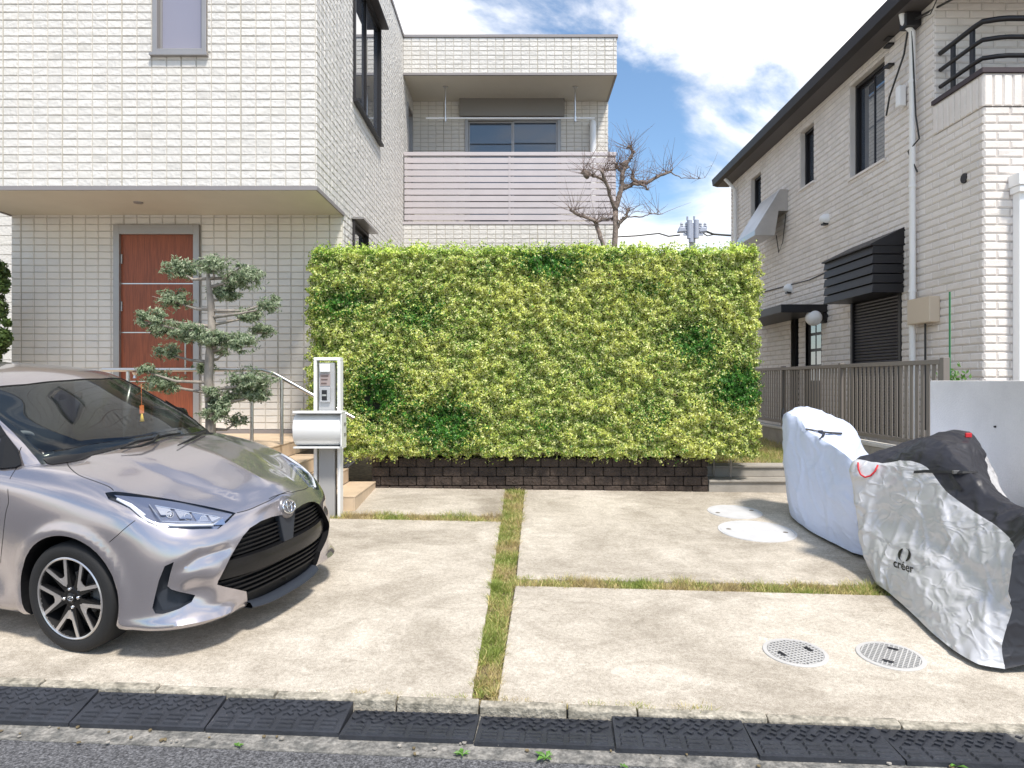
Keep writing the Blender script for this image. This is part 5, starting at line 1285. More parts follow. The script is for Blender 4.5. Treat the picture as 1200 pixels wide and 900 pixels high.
    for l in ([(678,556),(760,524),(850,508),(935,487),(1000,478)],[(985,545),(1060,510),(1100,490),(1137,470)]):
        hs=[(h+n*.018) for h,n in hits(Zw(l))]; g=CB(); g.tube(hs,[.004,.008,.010,.009,.006][:len(hs)],6); g.build('wiper',blk,root,smooth=True)
    hs=[(h+n*.03) for h,n in hits(Zw([(670,574),(780,560),(850,535),(880,500)]))]; g=CB(); g.tube(hs,[.006,.008,.010,.008],6); g.build('wiper_arm',blk,root,smooth=True)
    # cowl strip
    g=CB(); rows=[]
    ysn=np.linspace(-.66,.66,33)
    for dx,dz in ((.05,.004),(.01,.012),(-.02,.02)):
        rr_=[]
        for q in ysn:
            xx=-.228-.115*(abs(q)/.66)**4+dx; hq=bvh.ray_cast(Vector((xx,q,2)),Vector((0,0,-1))); rr_.append((xx,q,hq[0].z+.004))
        rows.append(rr_)
    g.grid(rows[::-1]); g.build('cowl',blk,root,smooth=True)
    # black band round the windscreen edge (printed border) as thin strip just inside the glass
    # door mirror
    for s in (-1,1):
        g=CB(); prof=[(.07,0),(.08,.05),(.05,.11),(-.05,.12),(-.10,.08),(-.10,.01),(-.05,-.015)]
        base=Vector((-.93,s*.86,1.0)); n_=12; rows=[]
        for q,sc in ((0,.55),(.02,.85),(.08,1),(.15,.98),(.19,.75),(.205,.3)):
            rows.append([base+Vector((a*sc,s*q*1.0,.01+b*sc+(1-sc)*.05)) for a,b in prof])
        g.grid([r if s<0 else r[::-1] for r in rows],closed=True); g.add(rows[0],[tuple(range(len(prof)))]); g.add(rows[-1],[tuple(range(len(prof)))])
        dm=g.build('door_mirror',glossb,root,smooth=True,sharp=60)
        tri=[]
        for q_ in ((-.74,-.625,1.19),(-.62,-.66,1.13),(-.50,-.69,1.06),(-.44,-.72,.995),(-.45,-.745,.965),(-.53,-.77,.965),(-.70,-.775,.968),(-.80,-.775,.97),(-.78,-.70,1.10)):
            l_,n_,_i,_d=bvh.find_nearest(Vector(q_)); l_=l_+n_*.012; tri.append(l_ if s<0 else mir(l_))
        g=CB(); g.add(tri,[tuple(range(len(tri)))] if s<0 else [tuple(range(len(tri)-1,-1,-1))]); g.build('mirror_triangle',blk,dm)
        g=CB(); g.prism([(-.84,s*.79,.96),(-.98,s*.79,.96),(-.98,s*.79,1.03),(-.88,s*.79,1.03)],(0,s*.09,0)); g.build('mirror_foot',blk,dm,bevel=.008)
    g=CB()
    print('car faces',len(me.polygons))
    return root
import time as _t; _t0=_t.time()
car(); print('car time',_t.time()-_t0)
# ------------------------------------------------------------ hedge
def hedge():
    YH=7.78; x0,x1=(355-605)*YH/831,(897-605)*YH/831; zt=3.02; zbl=.60; yb=8.75
    root=thing('hedge','long tall clipped hedge of small yellow-green leaves above the dark block wall','hedge',((x0+x1)/2,8.2,.4))
    n=330000
    # choose faces by area: front, top, left, right, back, bottom
    def bumps(P,s=1.0):
        return np.array([noise.noise(Vector(p*s)) for p in P])
    C=[];Nn=[]
    def face(k,fn,nr):
        a=rng.random(k);b=rng.random(k); p=fn(a,b); C.append(p); Nn.append(np.tile(np.array(nr,float),(k,1)))
    H=zt-zbl; Wd=x1-x0; D=yb-YH
    face(240000,lambda a,b:np.stack([x0+Wd*a,np.full_like(a,YH),zbl+H*b],1),(0,-1,.25))
    face(26000,lambda a,b:np.stack([x0+Wd*a,YH+D*b,np.full_like(a,zt)],1),(0,-.2,1))
    face(16000,lambda a,b:np.stack([np.full_like(a,x0),YH+D*a,zbl+H*b],1),(-1,0,.25))
    face(16000,lambda a,b:np.stack([np.full_like(a,x1),YH+D*a,zbl+H*b],1),(1,0,.25))
    face(24000,lambda a,b:np.stack([x0+Wd*a,np.full_like(a,yb),zbl+H*b],1),(0,1,.25))
    face(9000,lambda a,b:np.stack([x0+Wd*a,YH+D*b,np.full_like(a,zbl)],1),(0,-.3,-1))
    C=np.concatenate(C);Nn=np.concatenate(Nn)
    # rounded edges
    cx,cy,cz=(x0+x1)/2,(YH+yb)/2,(zt+zbl)/2
    hx,hy,hz=Wd/2,D/2,H/2; r=.16
    q=C-np.array([cx,cy,cz]); inner=np.clip(q,[-hx+r,-hy+r,-hz+r],[hx-r,hy-r,hz-r]); dv=q-inner; ln=np.linalg.norm(dv,axis=1)[:,None]; q=inner+dv/np.maximum(ln,1e-6)*np.minimum(ln,r)
    nr_=np.where(ln>1e-4,dv/np.maximum(ln,1e-6),Nn); C=q+np.array([cx,cy,cz])
    # clumpy depth: tufts
    lo=np.array([noise.noise(Vector((p[0]*1.3,p[2]*1.3,p[1]))) for p in C]); mid=np.array([noise.noise(Vector((p[0]*6,p[1]*6,p[2]*6+9))) for p in C]); hi=np.array([noise.noise(Vector((p[0]*15,p[1]*15,p[2]*15+3))) for p in C])
    depth=.035*lo+.065*mid+.095*hi-.02
    dj=rng.random(len(C))**2*.10
    tall=rng.random(len(C))
    extra=np.where((nr_[:,2]>.6)&(tall>.93),rng.random(len(C))*.07,0)
    # hollow pockets in the photo: darker gaps low on the left and centre right
    P2=(C[:,0]*831/YH+605, 446-(C[:,2]-1.5)*831/YH)
    hole=np.zeros(len(C))
    for (hx_,hy_,rx,ry,am) in ((432,478,20,24,.16),(372,408,9,16,.12),(800,395,26,20,.07),(515,487,26,18,.08),(640,300,26,14,.05),(430,345,16,10,.06),(490,360,22,14,.04)):
        hole+=am*np.exp(-(((P2[0]-hx_)/rx)**2+((P2[1]-hy_)/ry)**2))
    C=C+nr_*(depth-dj-hole+extra)[:,None]
    # ragged lower edge: rises and falls
    zl=zbl+.05*np.sin(C[:,0]*3.1)+.05*np.array([noise.noise(Vector((p[0]*2.2,0,4))) for p in C])
    keep=C[:,2]>zl-.06; 
    # the left end steps in at the foot of the hedge
    keep&=~((C[:,0]<-1.95)&(C[:,2]<.95-(C[:,0]+1.95)*.2))
    C=C[keep];nr_=nr_[keep];P2=(P2[0][keep],P2[1][keep]);mid=mid[keep];lo=lo[keep];hi=hi[keep];dj=dj[keep]; hole=hole[keep]
    k=len(C); rr=rng.random(k)
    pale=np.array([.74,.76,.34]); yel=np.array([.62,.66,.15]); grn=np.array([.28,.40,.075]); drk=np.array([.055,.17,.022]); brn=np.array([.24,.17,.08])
    t=np.clip(.5+mid*.9+lo*.5+(rr-.5)*1.1,0,1)[:,None]
    col=grn*(1-t)+yel*t; col=np.where((rng.random(k)<.30)[:,None],pale,col)
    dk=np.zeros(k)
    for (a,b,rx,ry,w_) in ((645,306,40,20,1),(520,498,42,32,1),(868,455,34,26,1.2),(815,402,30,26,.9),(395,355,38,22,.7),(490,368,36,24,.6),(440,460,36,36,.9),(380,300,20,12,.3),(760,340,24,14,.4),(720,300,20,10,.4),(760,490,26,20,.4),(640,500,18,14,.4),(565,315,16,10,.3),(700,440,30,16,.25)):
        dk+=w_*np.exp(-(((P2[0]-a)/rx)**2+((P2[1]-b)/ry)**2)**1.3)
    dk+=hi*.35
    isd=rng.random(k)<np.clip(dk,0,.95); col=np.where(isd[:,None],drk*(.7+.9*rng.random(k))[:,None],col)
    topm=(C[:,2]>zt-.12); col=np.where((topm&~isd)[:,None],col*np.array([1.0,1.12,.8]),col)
    col=np.where((rng.random(k)<.012)[:,None],brn,col)
    col=col*(.62+.72*rng.random(k))[:,None]; col=np.concatenate([np.clip(col,0,1),np.ones((k,1))],1)
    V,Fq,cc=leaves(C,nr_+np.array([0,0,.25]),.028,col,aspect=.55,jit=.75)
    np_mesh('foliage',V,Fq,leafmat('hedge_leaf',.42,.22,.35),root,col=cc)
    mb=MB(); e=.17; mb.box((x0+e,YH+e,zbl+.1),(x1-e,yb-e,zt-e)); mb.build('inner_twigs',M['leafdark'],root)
    mb=MB(); rs=random.Random(5)
    for i in range(26):
        x=x0+.6+i*(Wd-.9)/25; y=8.2+rs.uniform(-.15,.15)
        if x<-1.5: continue
        mb=MB(); mb.tube([(x,y,.4),(x+rs.uniform(-.05,.05),y+.03,.9)],.012,6); mb.build('stem',M['bark'],root)
hedge()

# ------------------------------------------------------------ cloud-pruned tree at the door
def pruned_tree():
    Y=6.95; root=thing('pruned_tree','small cloud-pruned tree with grey green leaf pads in front of the red door','tree',(at(247,500,Y).x,Y,.83))
    Zp=lambda x,y,d=0: at(120+x/3.4636,260+y/3.4636,Y+d)
    mb=MB()
    trunk=[Zp(440,900),Zp(438,760),Zp(430,640),Zp(436,540),Zp(445,430),Zp(440,330),Zp(432,260),Zp(428,200)]
    tr=[.050,.047,.044,.042,.038,.033,.024,.014]
    # smoother
    mb.tube([Vector((trunk[0].x,Y,.25))]+trunk,[.07]+tr,12)
    pads=[(320,190,72,38),(450,172,66,30),(570,225,78,44),(500,285,66,34),(300,315,66,34),(205,395,62,36),(250,440,46,28),(345,448,80,36),(455,475,66,34),(560,490,64,38),(650,440,50,26),(596,378,50,28),(672,340,44,26),(490,530,30,14),(262,525,48,30),(245,650,72,38),(178,600,32,20),(415,595,40,26),(600,640,84,42),(560,690,70,34),(470,770,62,34),(545,805,46,22),(620,700,60,28),(480,720,50,30),(440,690,30,24),(160,370,20,14),(560,180,24,16),(700,310,22,14)]
    C=[];Nn=[]
    for i,(x,y,rx,ry) in enumerate(pads):
        d=rng.uniform(-.28,.28) if i not in (1,7,8,24) else -.1
        c=Zp(x,y,d); s=Y/831/3.4636; rxm,rym=rx*s*1.08,ry*s*1.1
        # limb
        ty=min(max(y+26+abs(x-440)*.10,230),860); b=Zp(438,ty); m_=Zp((x+438)/2+rng.uniform(-14,14),(y+ty)/2+rng.uniform(0,26),d*.5)
        mb.tube([b,m_,c-Z_*rym*.35],[.018,.013,.006],7)
        for q in range(5):
            e=c+Vector(rng.normal(0,1,3)*np.array([rxm*.6,rxm*.5,rym*.4])); mb.tube([c-Z_*rym*.4,e],[.006,.002],5,cap=False)
        k=int(2600*(rx*ry)/(60*32)); v=rng.normal(0,1,(k,3)); v/=np.linalg.norm(v,axis=1)[:,None]; rad=rng.random(k)**.45
        w_=1+.8*np.array([noise.noise(Vector(p*2.4+i*7)) for p in v])
        p=np.array(c)+v*rad[:,None]*w_[:,None]*np.array([rxm,rxm*.8,rym])
        nz=np.array([noise.noise(Vector(q*14)) for q in p]); kp=nz>-.05
        C.append(p[kp]); Nn.append((v*np.array([1,1,1])+np.array([0,0,.5]))[kp])
    mb.build('trunk',M['bark'],root,smooth=True)
    C=np.concatenate(C);Nn=np.concatenate(Nn);k=len(C)
    a=np.array([.20,.28,.15]);b=np.array([.50,.56,.39]);t=rng.random(k)[:,None]; col=a*(1-t)+b*t; col=np.where((rng.random(k)<.2)[:,None],np.array([.07,.12,.055]),col)
    col=np.concatenate([col,np.ones((k,1))],1)
    V,Fq,cc=leaves(C,Nn,.040,col,aspect=.30,jit=.9); np_mesh('foliage',V,Fq,M['leaf'],root,col=cc)
pruned_tree()

# ------------------------------------------------------------ leafless tree behind the hedge
def bare_tree():
    Y=9.6; root=thing('bare_tree','leafless hard-pruned tree with thin twigs rising behind the hedge','tree',(at(720,290,Y).x,Y,.48))
    Zp=lambda x,y,d=0: at(640+x/5.295,130+y/5.295,Y+d)
    s=Y/831/5.295; rs=random.Random(9); mb=MB(); tips=[]
    def limb(pts,r0,r1,dd=0,knob=True):
        P=[Zp(x,y,dd*i/len(pts)) for i,(x,y) in enumerate(pts)]; n=len(P)
        Q=[];Rr=[]
        for i in range(n-1):
            for q in range(4):
                u=q/4; p=P[i].lerp(P[i+1],u); j=Vector((rs.uniform(-1,1),rs.uniform(-1,1),rs.uniform(-1,1)))*s*3.5
                Q.append(p+(j if (i or q) else j*0)); Rr.append((r0+(r1-r0)*(i+u)/(n-1))*s*rs.uniform(.9,1.12))
        Q.append(P[-1]);Rr.append(r1*s)
        mb.tube(Q,Rr,9); tips.extend(Q[-5:]); 
        if knob:
            for i in range(3,len(Q)):
                if rs.random()<.55:
                    a=Q[i]; e=a+Vector((rs.uniform(-1,1),rs.uniform(-1,1),rs.uniform(-.1,1))).normalized()*s*rs.uniform(14,30); mb.tube([a,e],[r1*s*.9,r1*s*.6],6); tips.append(e)
    base=[(425,835),(432,720),(430,620)]
    mb.tube([Zp(428,1400),Zp(427,1000)]+[Zp(*p) for p in base],[24*s,21*s,18*s,17*s,17*s],10)
    limb([(430,620),(450,540),(470,480),(475,400),(488,345)],17,12); limb([(488,345),(515,305),(538,255),(515,215)],11,8)
    limb([(472,485),(520,462),(560,438),(620,448),(690,408),(770,378)],14,8,.3); limb([(540,450),(600,462),(635,490)],8,5,-.2)
    limb([(428,610),(400,540),(372,440),(340,370)],13,9,-.3); limb([(368,430),(320,412),(285,402)],9,7,-.2); limb([(300,410),(250,375),(232,388)],7,9)
    limb([(480,385),(455,362),(430,345)],10,8); limb([(436,362),(390,368),(350,370)],5,4,.1)
    limb([(367,900),(345,800),(318,720),(305,685)],14,12,.1); limb([(305,685),(265,665),(215,650),(150,615)],11,9,.1); limb([(312,690),(350,668),(415,672)],8,6,.1)
    limb([(432,740),(462,690),(500,655),(508,605)],11,8,-.1); limb([(500,655),(600,655),(640,640),(715,640)],4,2.5,0,False)
    limb([(770,378),(800,400),(840,415),(900,420),(985,415)],4,1.2,0,False)
    limb([(555,440),(530,415),(540,385)],10,8)
    mb.tube([Zp(500,310),Zp(480,330),Zp(500,352)],[10*s,26*s,12*s],8); mb.tube([Zp(232,375),Zp(250,400),Zp(258,420)],[8*s,20*s,10*s],8)
    t=mb.build('trunk',mat('brown_grey_bark',(.24,.19,.165),.9,bump=1,bscale=50,var=.45,vscale=20),root,smooth=True)
    mb=MB()
    for p in tips:
        for q in range(rs.choice((2,2,3,4))):
            L_=s*rs.uniform(60,230); d=Vector((rs.gauss(0,.75),rs.gauss(0,.6),abs(rs.gauss(.55,.5)))).normalized(); P=[p]; 
            side=Vector((rs.gauss(0,.2),rs.gauss(0,.2),rs.gauss(.1,.2)))
            for i in range(4): d=(d+side*.35).normalized(); P.append(P[-1]+d*L_/4)
            mb.tube(P,[.0034,.0028,.0022,.0015,.0010],4,cap=False)
            if rs.random()<.6:
                i=rs.choice((1,2)); e=P[i]+Vector((rs.gauss(0,1),rs.gauss(0,1),rs.gauss(.5,1))).normalized()*L_*.4; mb.tube([P[i],e],[.002,.0009],4,cap=False)
    tw=mb.build('twigs',mat('twig_brown',(.20,.14,.12),.9),root); tw['kind']='stuff'
bare_tree()

# dark shrub at the far left edge
def shrub():
    Y=8.3; root=thing('shrub','dark green shrub with drooping leaves at the left edge beside the porch','shrub',(-6.35,Y,.3))
    C=[];Nn=[]; mb=MB()
    for (px,py,r) in ((-12,320,.20),(-20,360,.25),(-14,400,.22),(2,335,.09),(4,395,.10),(-30,300,.2),(-40,420,.35),(-45,480,.4),(-50,360,.35),(8,378,.05)):
        c=at(px,py,Y); k=int(2500*r*r/.05)+60; v=rng.normal(0,1,(k,3)); v/=np.linalg.norm(v,axis=1)[:,None]
        C.append(np.array(c)+v*(rng.random(k)**.4)[:,None]*r); Nn.append(v); mb.tube([at(-45,520,Y),at((px-45)/2,(py+520)/2,Y),c],[.02,.014,.004],6)
    mb.tube([(at(-45,520,Y).x,Y,.1),at(-45,520,Y),at(-45,420,Y)],[.035,.03,.02],8)
    mb.build('stems',M['bark'],root); C=np.concatenate(C);Nn=np.concatenate(Nn);k=len(C)
    t=rng.random(k)[:,None]; col=np.array([.03,.06,.02])*(1-t)+np.array([.13,.20,.05])*t; col=np.concatenate([col,np.ones((k,1))],1)
    V,Fq,cc=leaves(C,Nn,.06,col,aspect=.45,jit=.9); np_mesh('foliage',V,Fq,M['leaf'],root,col=cc)
shrub()

# ------------------------------------------------------------ utility pole far behind
def pole():
    Y=34; P=lambda x,y: at(640+x/5.295,130+y/5.295,Y); c=P(907,700)
    root=thing('utility_pole','distant utility pole with transformers and wires above the hedge','utility pole',(c.x,Y,0))
    gp=mat('pole_concrete',(.42,.44,.50),.8); tm=mat('transformer_grey',(.36,.39,.47),.6,.3)
    mb=MB(); mb.tube([(c.x,Y,-.5),(c.x,Y,c.z)],[.2,.15],12); mb.build('pole',gp,root,smooth=True,sharp=60)
    for x,y in ((880,742),(890,765),(922,740)):
        q=P(x,y); mb=MB(); mb.tube([(q.x,Y-.3,q.z-.45),(q.x,Y-.3,q.z+.42)],.12,14); mb.tube([(q.x-.1,Y-.3,q.z+.42),(q.x-.1,Y-.3,q.z+.6)],.05,6); mb.build('transformer',tm,root,smooth=True,sharp=50)
    for y,w_ in ((730,85),(755,75),(772,60)):
        a,b=P(907-w_,y),P(907+w_,y); mb=MB(); mb.box((a.x,Y-.25,a.z-.05),(b.x,Y-.15,a.z+.05)); ca=mb.build('crossarm',tm,root)
        for q in np.linspace(a.x+.1,b.x-.1,6):
            mb=MB(); mb.lathe([(.04,0),(.09,.03),(.05,.08),(.09,.12),(.04,.2),(0,.21)],Matrix.Translation((q,Y-.2,a.z+.05)),8); mb.build('insulator',gp,ca)
    for x in (835,965):
        q=P(x,745); mb=MB(); mb.prism([(q.x-.2,Y-.3,q.z-.12),(q.x+.2,Y-.3,q.z-.08),(q.x+.16,Y-.3,q.z+.12),(q.x-.1,Y-.3,q.z+.16)],(0,.3,0)); mb.build('switch_box',tm,root,bevel=.04)
    lab=['thickest power line sagging left from the distant pole above the hedge','upper power line running right from the distant pole to the brick house','lower slack cable looped beside the distant pole']
    sets=[[(830,770),(760,778),(700,760),(560,775),(430,782),(200,770)],[(985,745),(1040,765),(1135,772),(1400,790)],[(960,750),(1000,775),(1050,765)]]
    for l,st,r in zip(lab,sets,(.035,.05,.03)):
        mb=MB(); mb.tube([P(*p) for p in st],r,6); tag(mb.build('power_line',M['cable'],None,smooth=True),l,'power line')
pole()
# ------------------------------------------------------------ motorbikes under covers
def fold(p,sc,seed,ridge=False):
    v=noise.noise(Vector((p[0]*sc+seed,p[1]*sc-seed,p[2]*sc+seed*2)))
    return 1-abs(v)*2 if ridge else v
def cover_mesh(secs,mat_of,name,mats,root,wr,n_s=10,n_t=5,seed=1):
    """secs: list of rings (same count) of (x,y,z): one ring per station, left hem over the ridge to right hem"""
    A=np.array(secs,float)
    def lin_cr(A,n,axis,k=.5):
        A=np.moveaxis(A,axis,0); m=len(A); out=[]
        for i in range(m-1):
            p0=A[max(i-1,0)];p1=A[i];p2=A[i+1];p3=A[min(i+2,m-1)]
            for q in range(n):
                u=q/n; c=.5*((2*p1)+(-p0+p2)*u+(2*p0-5*p1+4*p2-p3)*u*u+(-p0+3*p1-3*p2+p3)*u**3); l=p1*(1-u)+p2*u
                out.append(l*(1-k)+c*k)
        out.append(A[-1]); return np.moveaxis(np.array(out),0,axis)
    G_=lin_cr(lin_cr(A,n_s,0,.75),n_t*2,1,.6); n,m=G_.shape[:2]
    gu=np.gradient(G_,axis=0); gv=np.gradient(G_,axis=1); nn=np.cross(gu,gv); nn/=np.linalg.norm(nn,axis=2)[...,None]+1e-9
    cen=G_.mean((0,1)); flip=np.sign(((G_-cen)*nn).sum(2).mean()); nn*=flip
    for i in range(n):
        for j in range(m):
            p=G_[i,j]; d=0
            w1=(p[0]*1.0,p[1]*1.0,p[2]*.55)
            d+=wr*.8*(fold(w1,2.6,seed))
            r1=fold((p[0]*1.2+.5*p[2],p[1]+.30*p[2],p[2]*.25),3.2,seed+3,True); d+=wr*1.5*max(0,r1-.62)
            r2=fold((p[0]-.5*p[2],p[1]-.8*p[2],p[2]*.35),4.6,seed+7,True); d+=wr*1.3*max(0,r2-.70)
            r3=fold((p[0],p[1]*.8+p[2],p[2]*.7-p[1]*.4),8,seed+11,True); d+=wr*.7*max(0,r3-.72)
            hem=min(1,min(j,m-1-j)/3)
            G_[i,j]=p+nn[i,j]*d*(.4+.6*hem)
    return G_
def put_grid(G_,name,mats,root,mi):
    n,m=G_.shape[:2]; V=G_.reshape(-1,3); Fq=[];I=[]
    for i in range(n-1):
        for j in range(m-1):
            Fq.append((i*m+j,i*m+j+1,(i+1)*m+j+1,(i+1)*m+j)); I.append(mi(i/(n-1),j/(m-1)))
    o=np_mesh(name,V,Fq,mats,root,smooth=True,mi=I)
    o.data.set_sharp_from_angle(angle=R(38))
    return o
def crinkle(name,col,rough,metal,st,sc=7):
    m=mat(name,col,rough,metal); t=m.node_tree; L=t.links.new; tc=N(t,'ShaderNodeTexCoord'); last=None
    for k,(s1,dd) in enumerate(((sc,.03),(sc*2.3,.014))):
        mp=N(t,'ShaderNodeMapping'); mp.inputs['Rotation'].default_value=(.5+k,.7,.3*k); mp.inputs['Scale'].default_value=(1,.55,1); L(tc.outputs['Object'],mp.inputs[0])
        n=N(t,'ShaderNodeTexNoise'); n.inputs['Scale'].default_value=s1; n.inputs['Detail'].default_value=1.5; n.inputs['Distortion'].default_value=.8; L(mp.outputs[0],n.inputs['Vector'])
        a=N(t,'ShaderNodeMath',operation='SUBTRACT'); a.inputs[1].default_value=.5; L(n.outputs[0],a.inputs[0]); b=N(t,'ShaderNodeMath',operation='ABSOLUTE'); L(a.outputs[0],b.inputs[0])
        r=N(t,'ShaderNodeMapRange',interpolation_type='SMOOTHSTEP'); r.inputs[1].default_value=0; r.inputs[2].default_value=.09; r.inputs[3].default_value=1; r.inputs[4].default_value=0; L(b.outputs[0],r.inputs[0])
        bu=N(t,'ShaderNodeBump'); bu.inputs['Strength'].default_value=st; bu.inputs['Distance'].default_value=dd; L(r.outputs[0],bu.inputs['Height'])
        if last: L(last,bu.inputs['Normal'])
        last=bu.outputs[0]
    L(last,t.nodes['Principled BSDF'].inputs['Normal']); return m
def silver_cover():
    root=thing('covered_motorbike','motorbike under a crinkled silver cover with black top, beside the rendered wall','motorbike',(3.0,4.6,gz(3,4.6)))
    silver=crinkle('silver_cover_fabric',(.60,.60,.615),.40,.22,.30,3.4); black=crinkle('black_cover_fabric',(.022,.022,.028),.45,0,.16,3); red=mat('red_webbing',(.55,.02,.03),.6); web=mat('black_webbing',(.012,.012,.013),.6)
    # picture guides -> stations far to near: ring = hem L, low L, mid L, upper L, edge L, ridge L, ridge R, edge R, mid R, hem R
    def hemL(px,py): return bp(px,py,.03)
    def S_(hem,xm,zm,xe,ze,xr,zr,xr2,y,zr2=None):
        g=gz(3,y); xh=hem.x
        w=3.62
        return [(xh+.015,hem.y,hem.z),(xh-.01,(hem.y*.7+y*.3),hem.z+.18),(xm,hem.y*.45+y*.55,zm*.5+hem.z*.5+.03),(xm+.02,y*.8+hem.y*.2,zm),(xe,y,ze),(xr,y,zr),(xr2,y,zr2 or zr),(min(xr2+.22,3.5),y,(zr*.75+g*.25)),(3.60,y,g+.40),(3.64,y,g+.03)]
    # y, values read from the silhouette
    def X(px,y): return (px-605)*y/831
    def Zp(py,y): return 1.5-(py-446)*y/831
    st=[]
    # front of bike (far end), y 5.45 .. near end y 3.75
    def sec(y,hem,mid,edge,rid,rid2):
        """hem/mid/edge/rid in picture coords at depth y (hem on ground)"""
        h=hemL(*hem)
        m_=(X(mid[0],y-.05),Zp(mid[1],y-.05)); e=(X(edge[0],y),Zp(edge[1],y)); r_=(X(rid[0],y),Zp(rid[1],y)); r2=(X(rid2[0],y),Zp(rid2[1],y)); g=gz(3.4,y)
        return [(h.x,h.y,h.z),(h.x+(m_[0]-h.x)*.35-.02,h.y*.65+y*.35,h.z+(m_[1]-h.z)*.38),(m_[0],y-.05,m_[1]),((m_[0]+e[0])/2-.01,y-.02,(m_[1]+e[1])/2),(e[0],y,e[1]),(r_[0],y,r_[1]),(r2[0],y,r2[1]),(min(r2[0]+.16,3.55),y,r2[1]*.72+g*.28),(3.60,y,g+.35),(3.66,y,g+.03)]
    st.append(sec(5.52,(1024,668),(1008,600),(1003,545),(1030,530),(1060,528)))
    st.append(sec(5.44,(1022,672),(1006,608),(1003,542),(1055,520),(1092,512)))
    st.append(sec(5.30,(1026,682),(1028,610),(1032,546),(1075,517),(1118,505)))
    st.append(sec(5.12,(1036,690),(1050,612),(1059,543),(1085,513),(1138,508)))
    st.append(sec(4.92,(1052,703),(1072,620),(1085,550),(1108,522),(1146,528)))
    st.append(sec(4.68,(1072,722),(1094,640),(1108,578),(1130,548),(1158,562)))
    st.append(sec(4.44,(1093,742),(1120,660),(1138,600),(1158,578),(1180,585)))
    st.append(sec(4.20,(1118,762),(1146,680),(1166,618),(1188,598),(1206,598)))
    st.append(sec(4.00,(1146,778),(1168,700),(1186,636),(1206,606),(1228,604)))
    st.append(sec(3.86,(1178,784),(1186,715),(1190,648),(1216,616),(1250,612)))
    G_=cover_mesh(st,None,'cover',None,root,.022,n_s=14,n_t=7,seed=2.3)
    def mi(a,b):
        if .445<b<.70 and (a<.84 or b<.70): 
            return 1
        return 0
    put_grid(G_,'cover',[silver,black],root,mi)
    # near end panel (black) closing the tail
    ring=G_[-1]; c=ring.mean(0)+np.array([.05,-.10,0]); c[2]=c[2]*.9
    rows=[ring]; 
    for q in (.25,.55,.85): rows.append(ring*(1-q)+np.array([c[0],c[1],0])*q*np.array([1,1,0])+np.array([0,0,1])*q*(ring[:,2:3]*.75+c[2]*.25)*1.0)
    rows=[np.array(r) for r in rows]; 
    put_grid(np.array(rows),'tail_panel',[black],root,lambda a,b:0)
    ring=G_[0]; c=ring.mean(0)+np.array([0,.12,0])
    rows=[ring]+[ring*(1-q)+np.concatenate([np.tile(c[:2],(len(ring),1)),ring[:,2:3]*.9],1)*q for q in (.3,.6,.9)]
    put_grid(np.array(rows)[::-1],'front_panel',[silver],root,lambda a,b:0)
    # helper: point on the cover's near side seen at px
    me_v=[tuple(p) for p in G_.reshape(-1,3)]; n,m=G_.shape[:2]; fc=[(i*m+j,i*m+j+1,(i+1)*m+j+1,(i+1)*m+j) for i in range(n-1) for j in range(m-1)]
    bv=BVHTree.FromPolygons(me_v,fc)
    def hc(px,py):
        d=Vector(((px-CX)/F,1,-(py-CY)/F)).normalized(); r=bv.ray_cast(Vector((0,0,CAMZ)),d)
        if r[0] is None: print('cover miss',px,py); return None,None
        n_=r[1] if r[1].dot(d)<0 else -r[1]; return r[0],n_
    Z3=lambda l:[(990+a/3,490+b/3) for a,b in l]
    def ribbon(pts,w,name,mt,par=root,lift=.008):
        P=[hc(*p) for p in pts]; P=[p for p in P if p[0] is not None]; mb=MB(); rows=[]
        for i,(p,n_) in enumerate(P):
            t=(P[min(i+1,len(P)-1)][0]-P[max(i-1,0)][0]).normalized(); s=t.cross(n_).normalized()
            rows.append([p+n_*lift-s*w/2,p+n_*(lift+.002)-s*w/2,p+n_*(lift+.002)+s*w/2,p+n_*lift+s*w/2])
        mb.grid(rows,closed=True); o=mb.build(name,mt,par); return o
    st_=ribbon(Z3([(250,194),(290,190),(340,192),(385,195),(420,196),(462,198)]),.022,'strap',web,lift=.016)
    ribbon(Z3([(375,200),(392,228),(412,256)]),.024,'strap_end',web,st_,lift=.016)
    p,n_=hc(*Z3([(397,196)])[0]); 
    if p: 
        mb=MB(); mb.box(p+n_*.02-Vector((.022,.01,.012)),p+n_*.02+Vector((.022,.01,.012))); mb.build('buckle',mat('grey_buckle',(.12,.12,.12),.4),st_,bevel=.004)
    # red carry loop
    l=[(48,158),(50,180),(58,198),(74,208),(92,203),(108,188),(118,168)]
    P=[hc(*q) for q in Z3(l)]; mb=MB(); mb.tube([p+n_*.014 for p,n_ in P if p],.0065,8); mb.build('red_loop',red,root,smooth=True)
    p,n_=hc(*Z3([(430,66)])[0])
    if p: mb=MB(); mb.box(p+n_*.01-Vector((.02,.01,.012)),p+n_*.02+Vector((.02,.01,.012))); mb.build('red_tab',red,root,bevel=.004)
    # printed wordmark: letters wrapped onto the cloth
    ink=mat('black_print',(.012,.012,.012),.5)
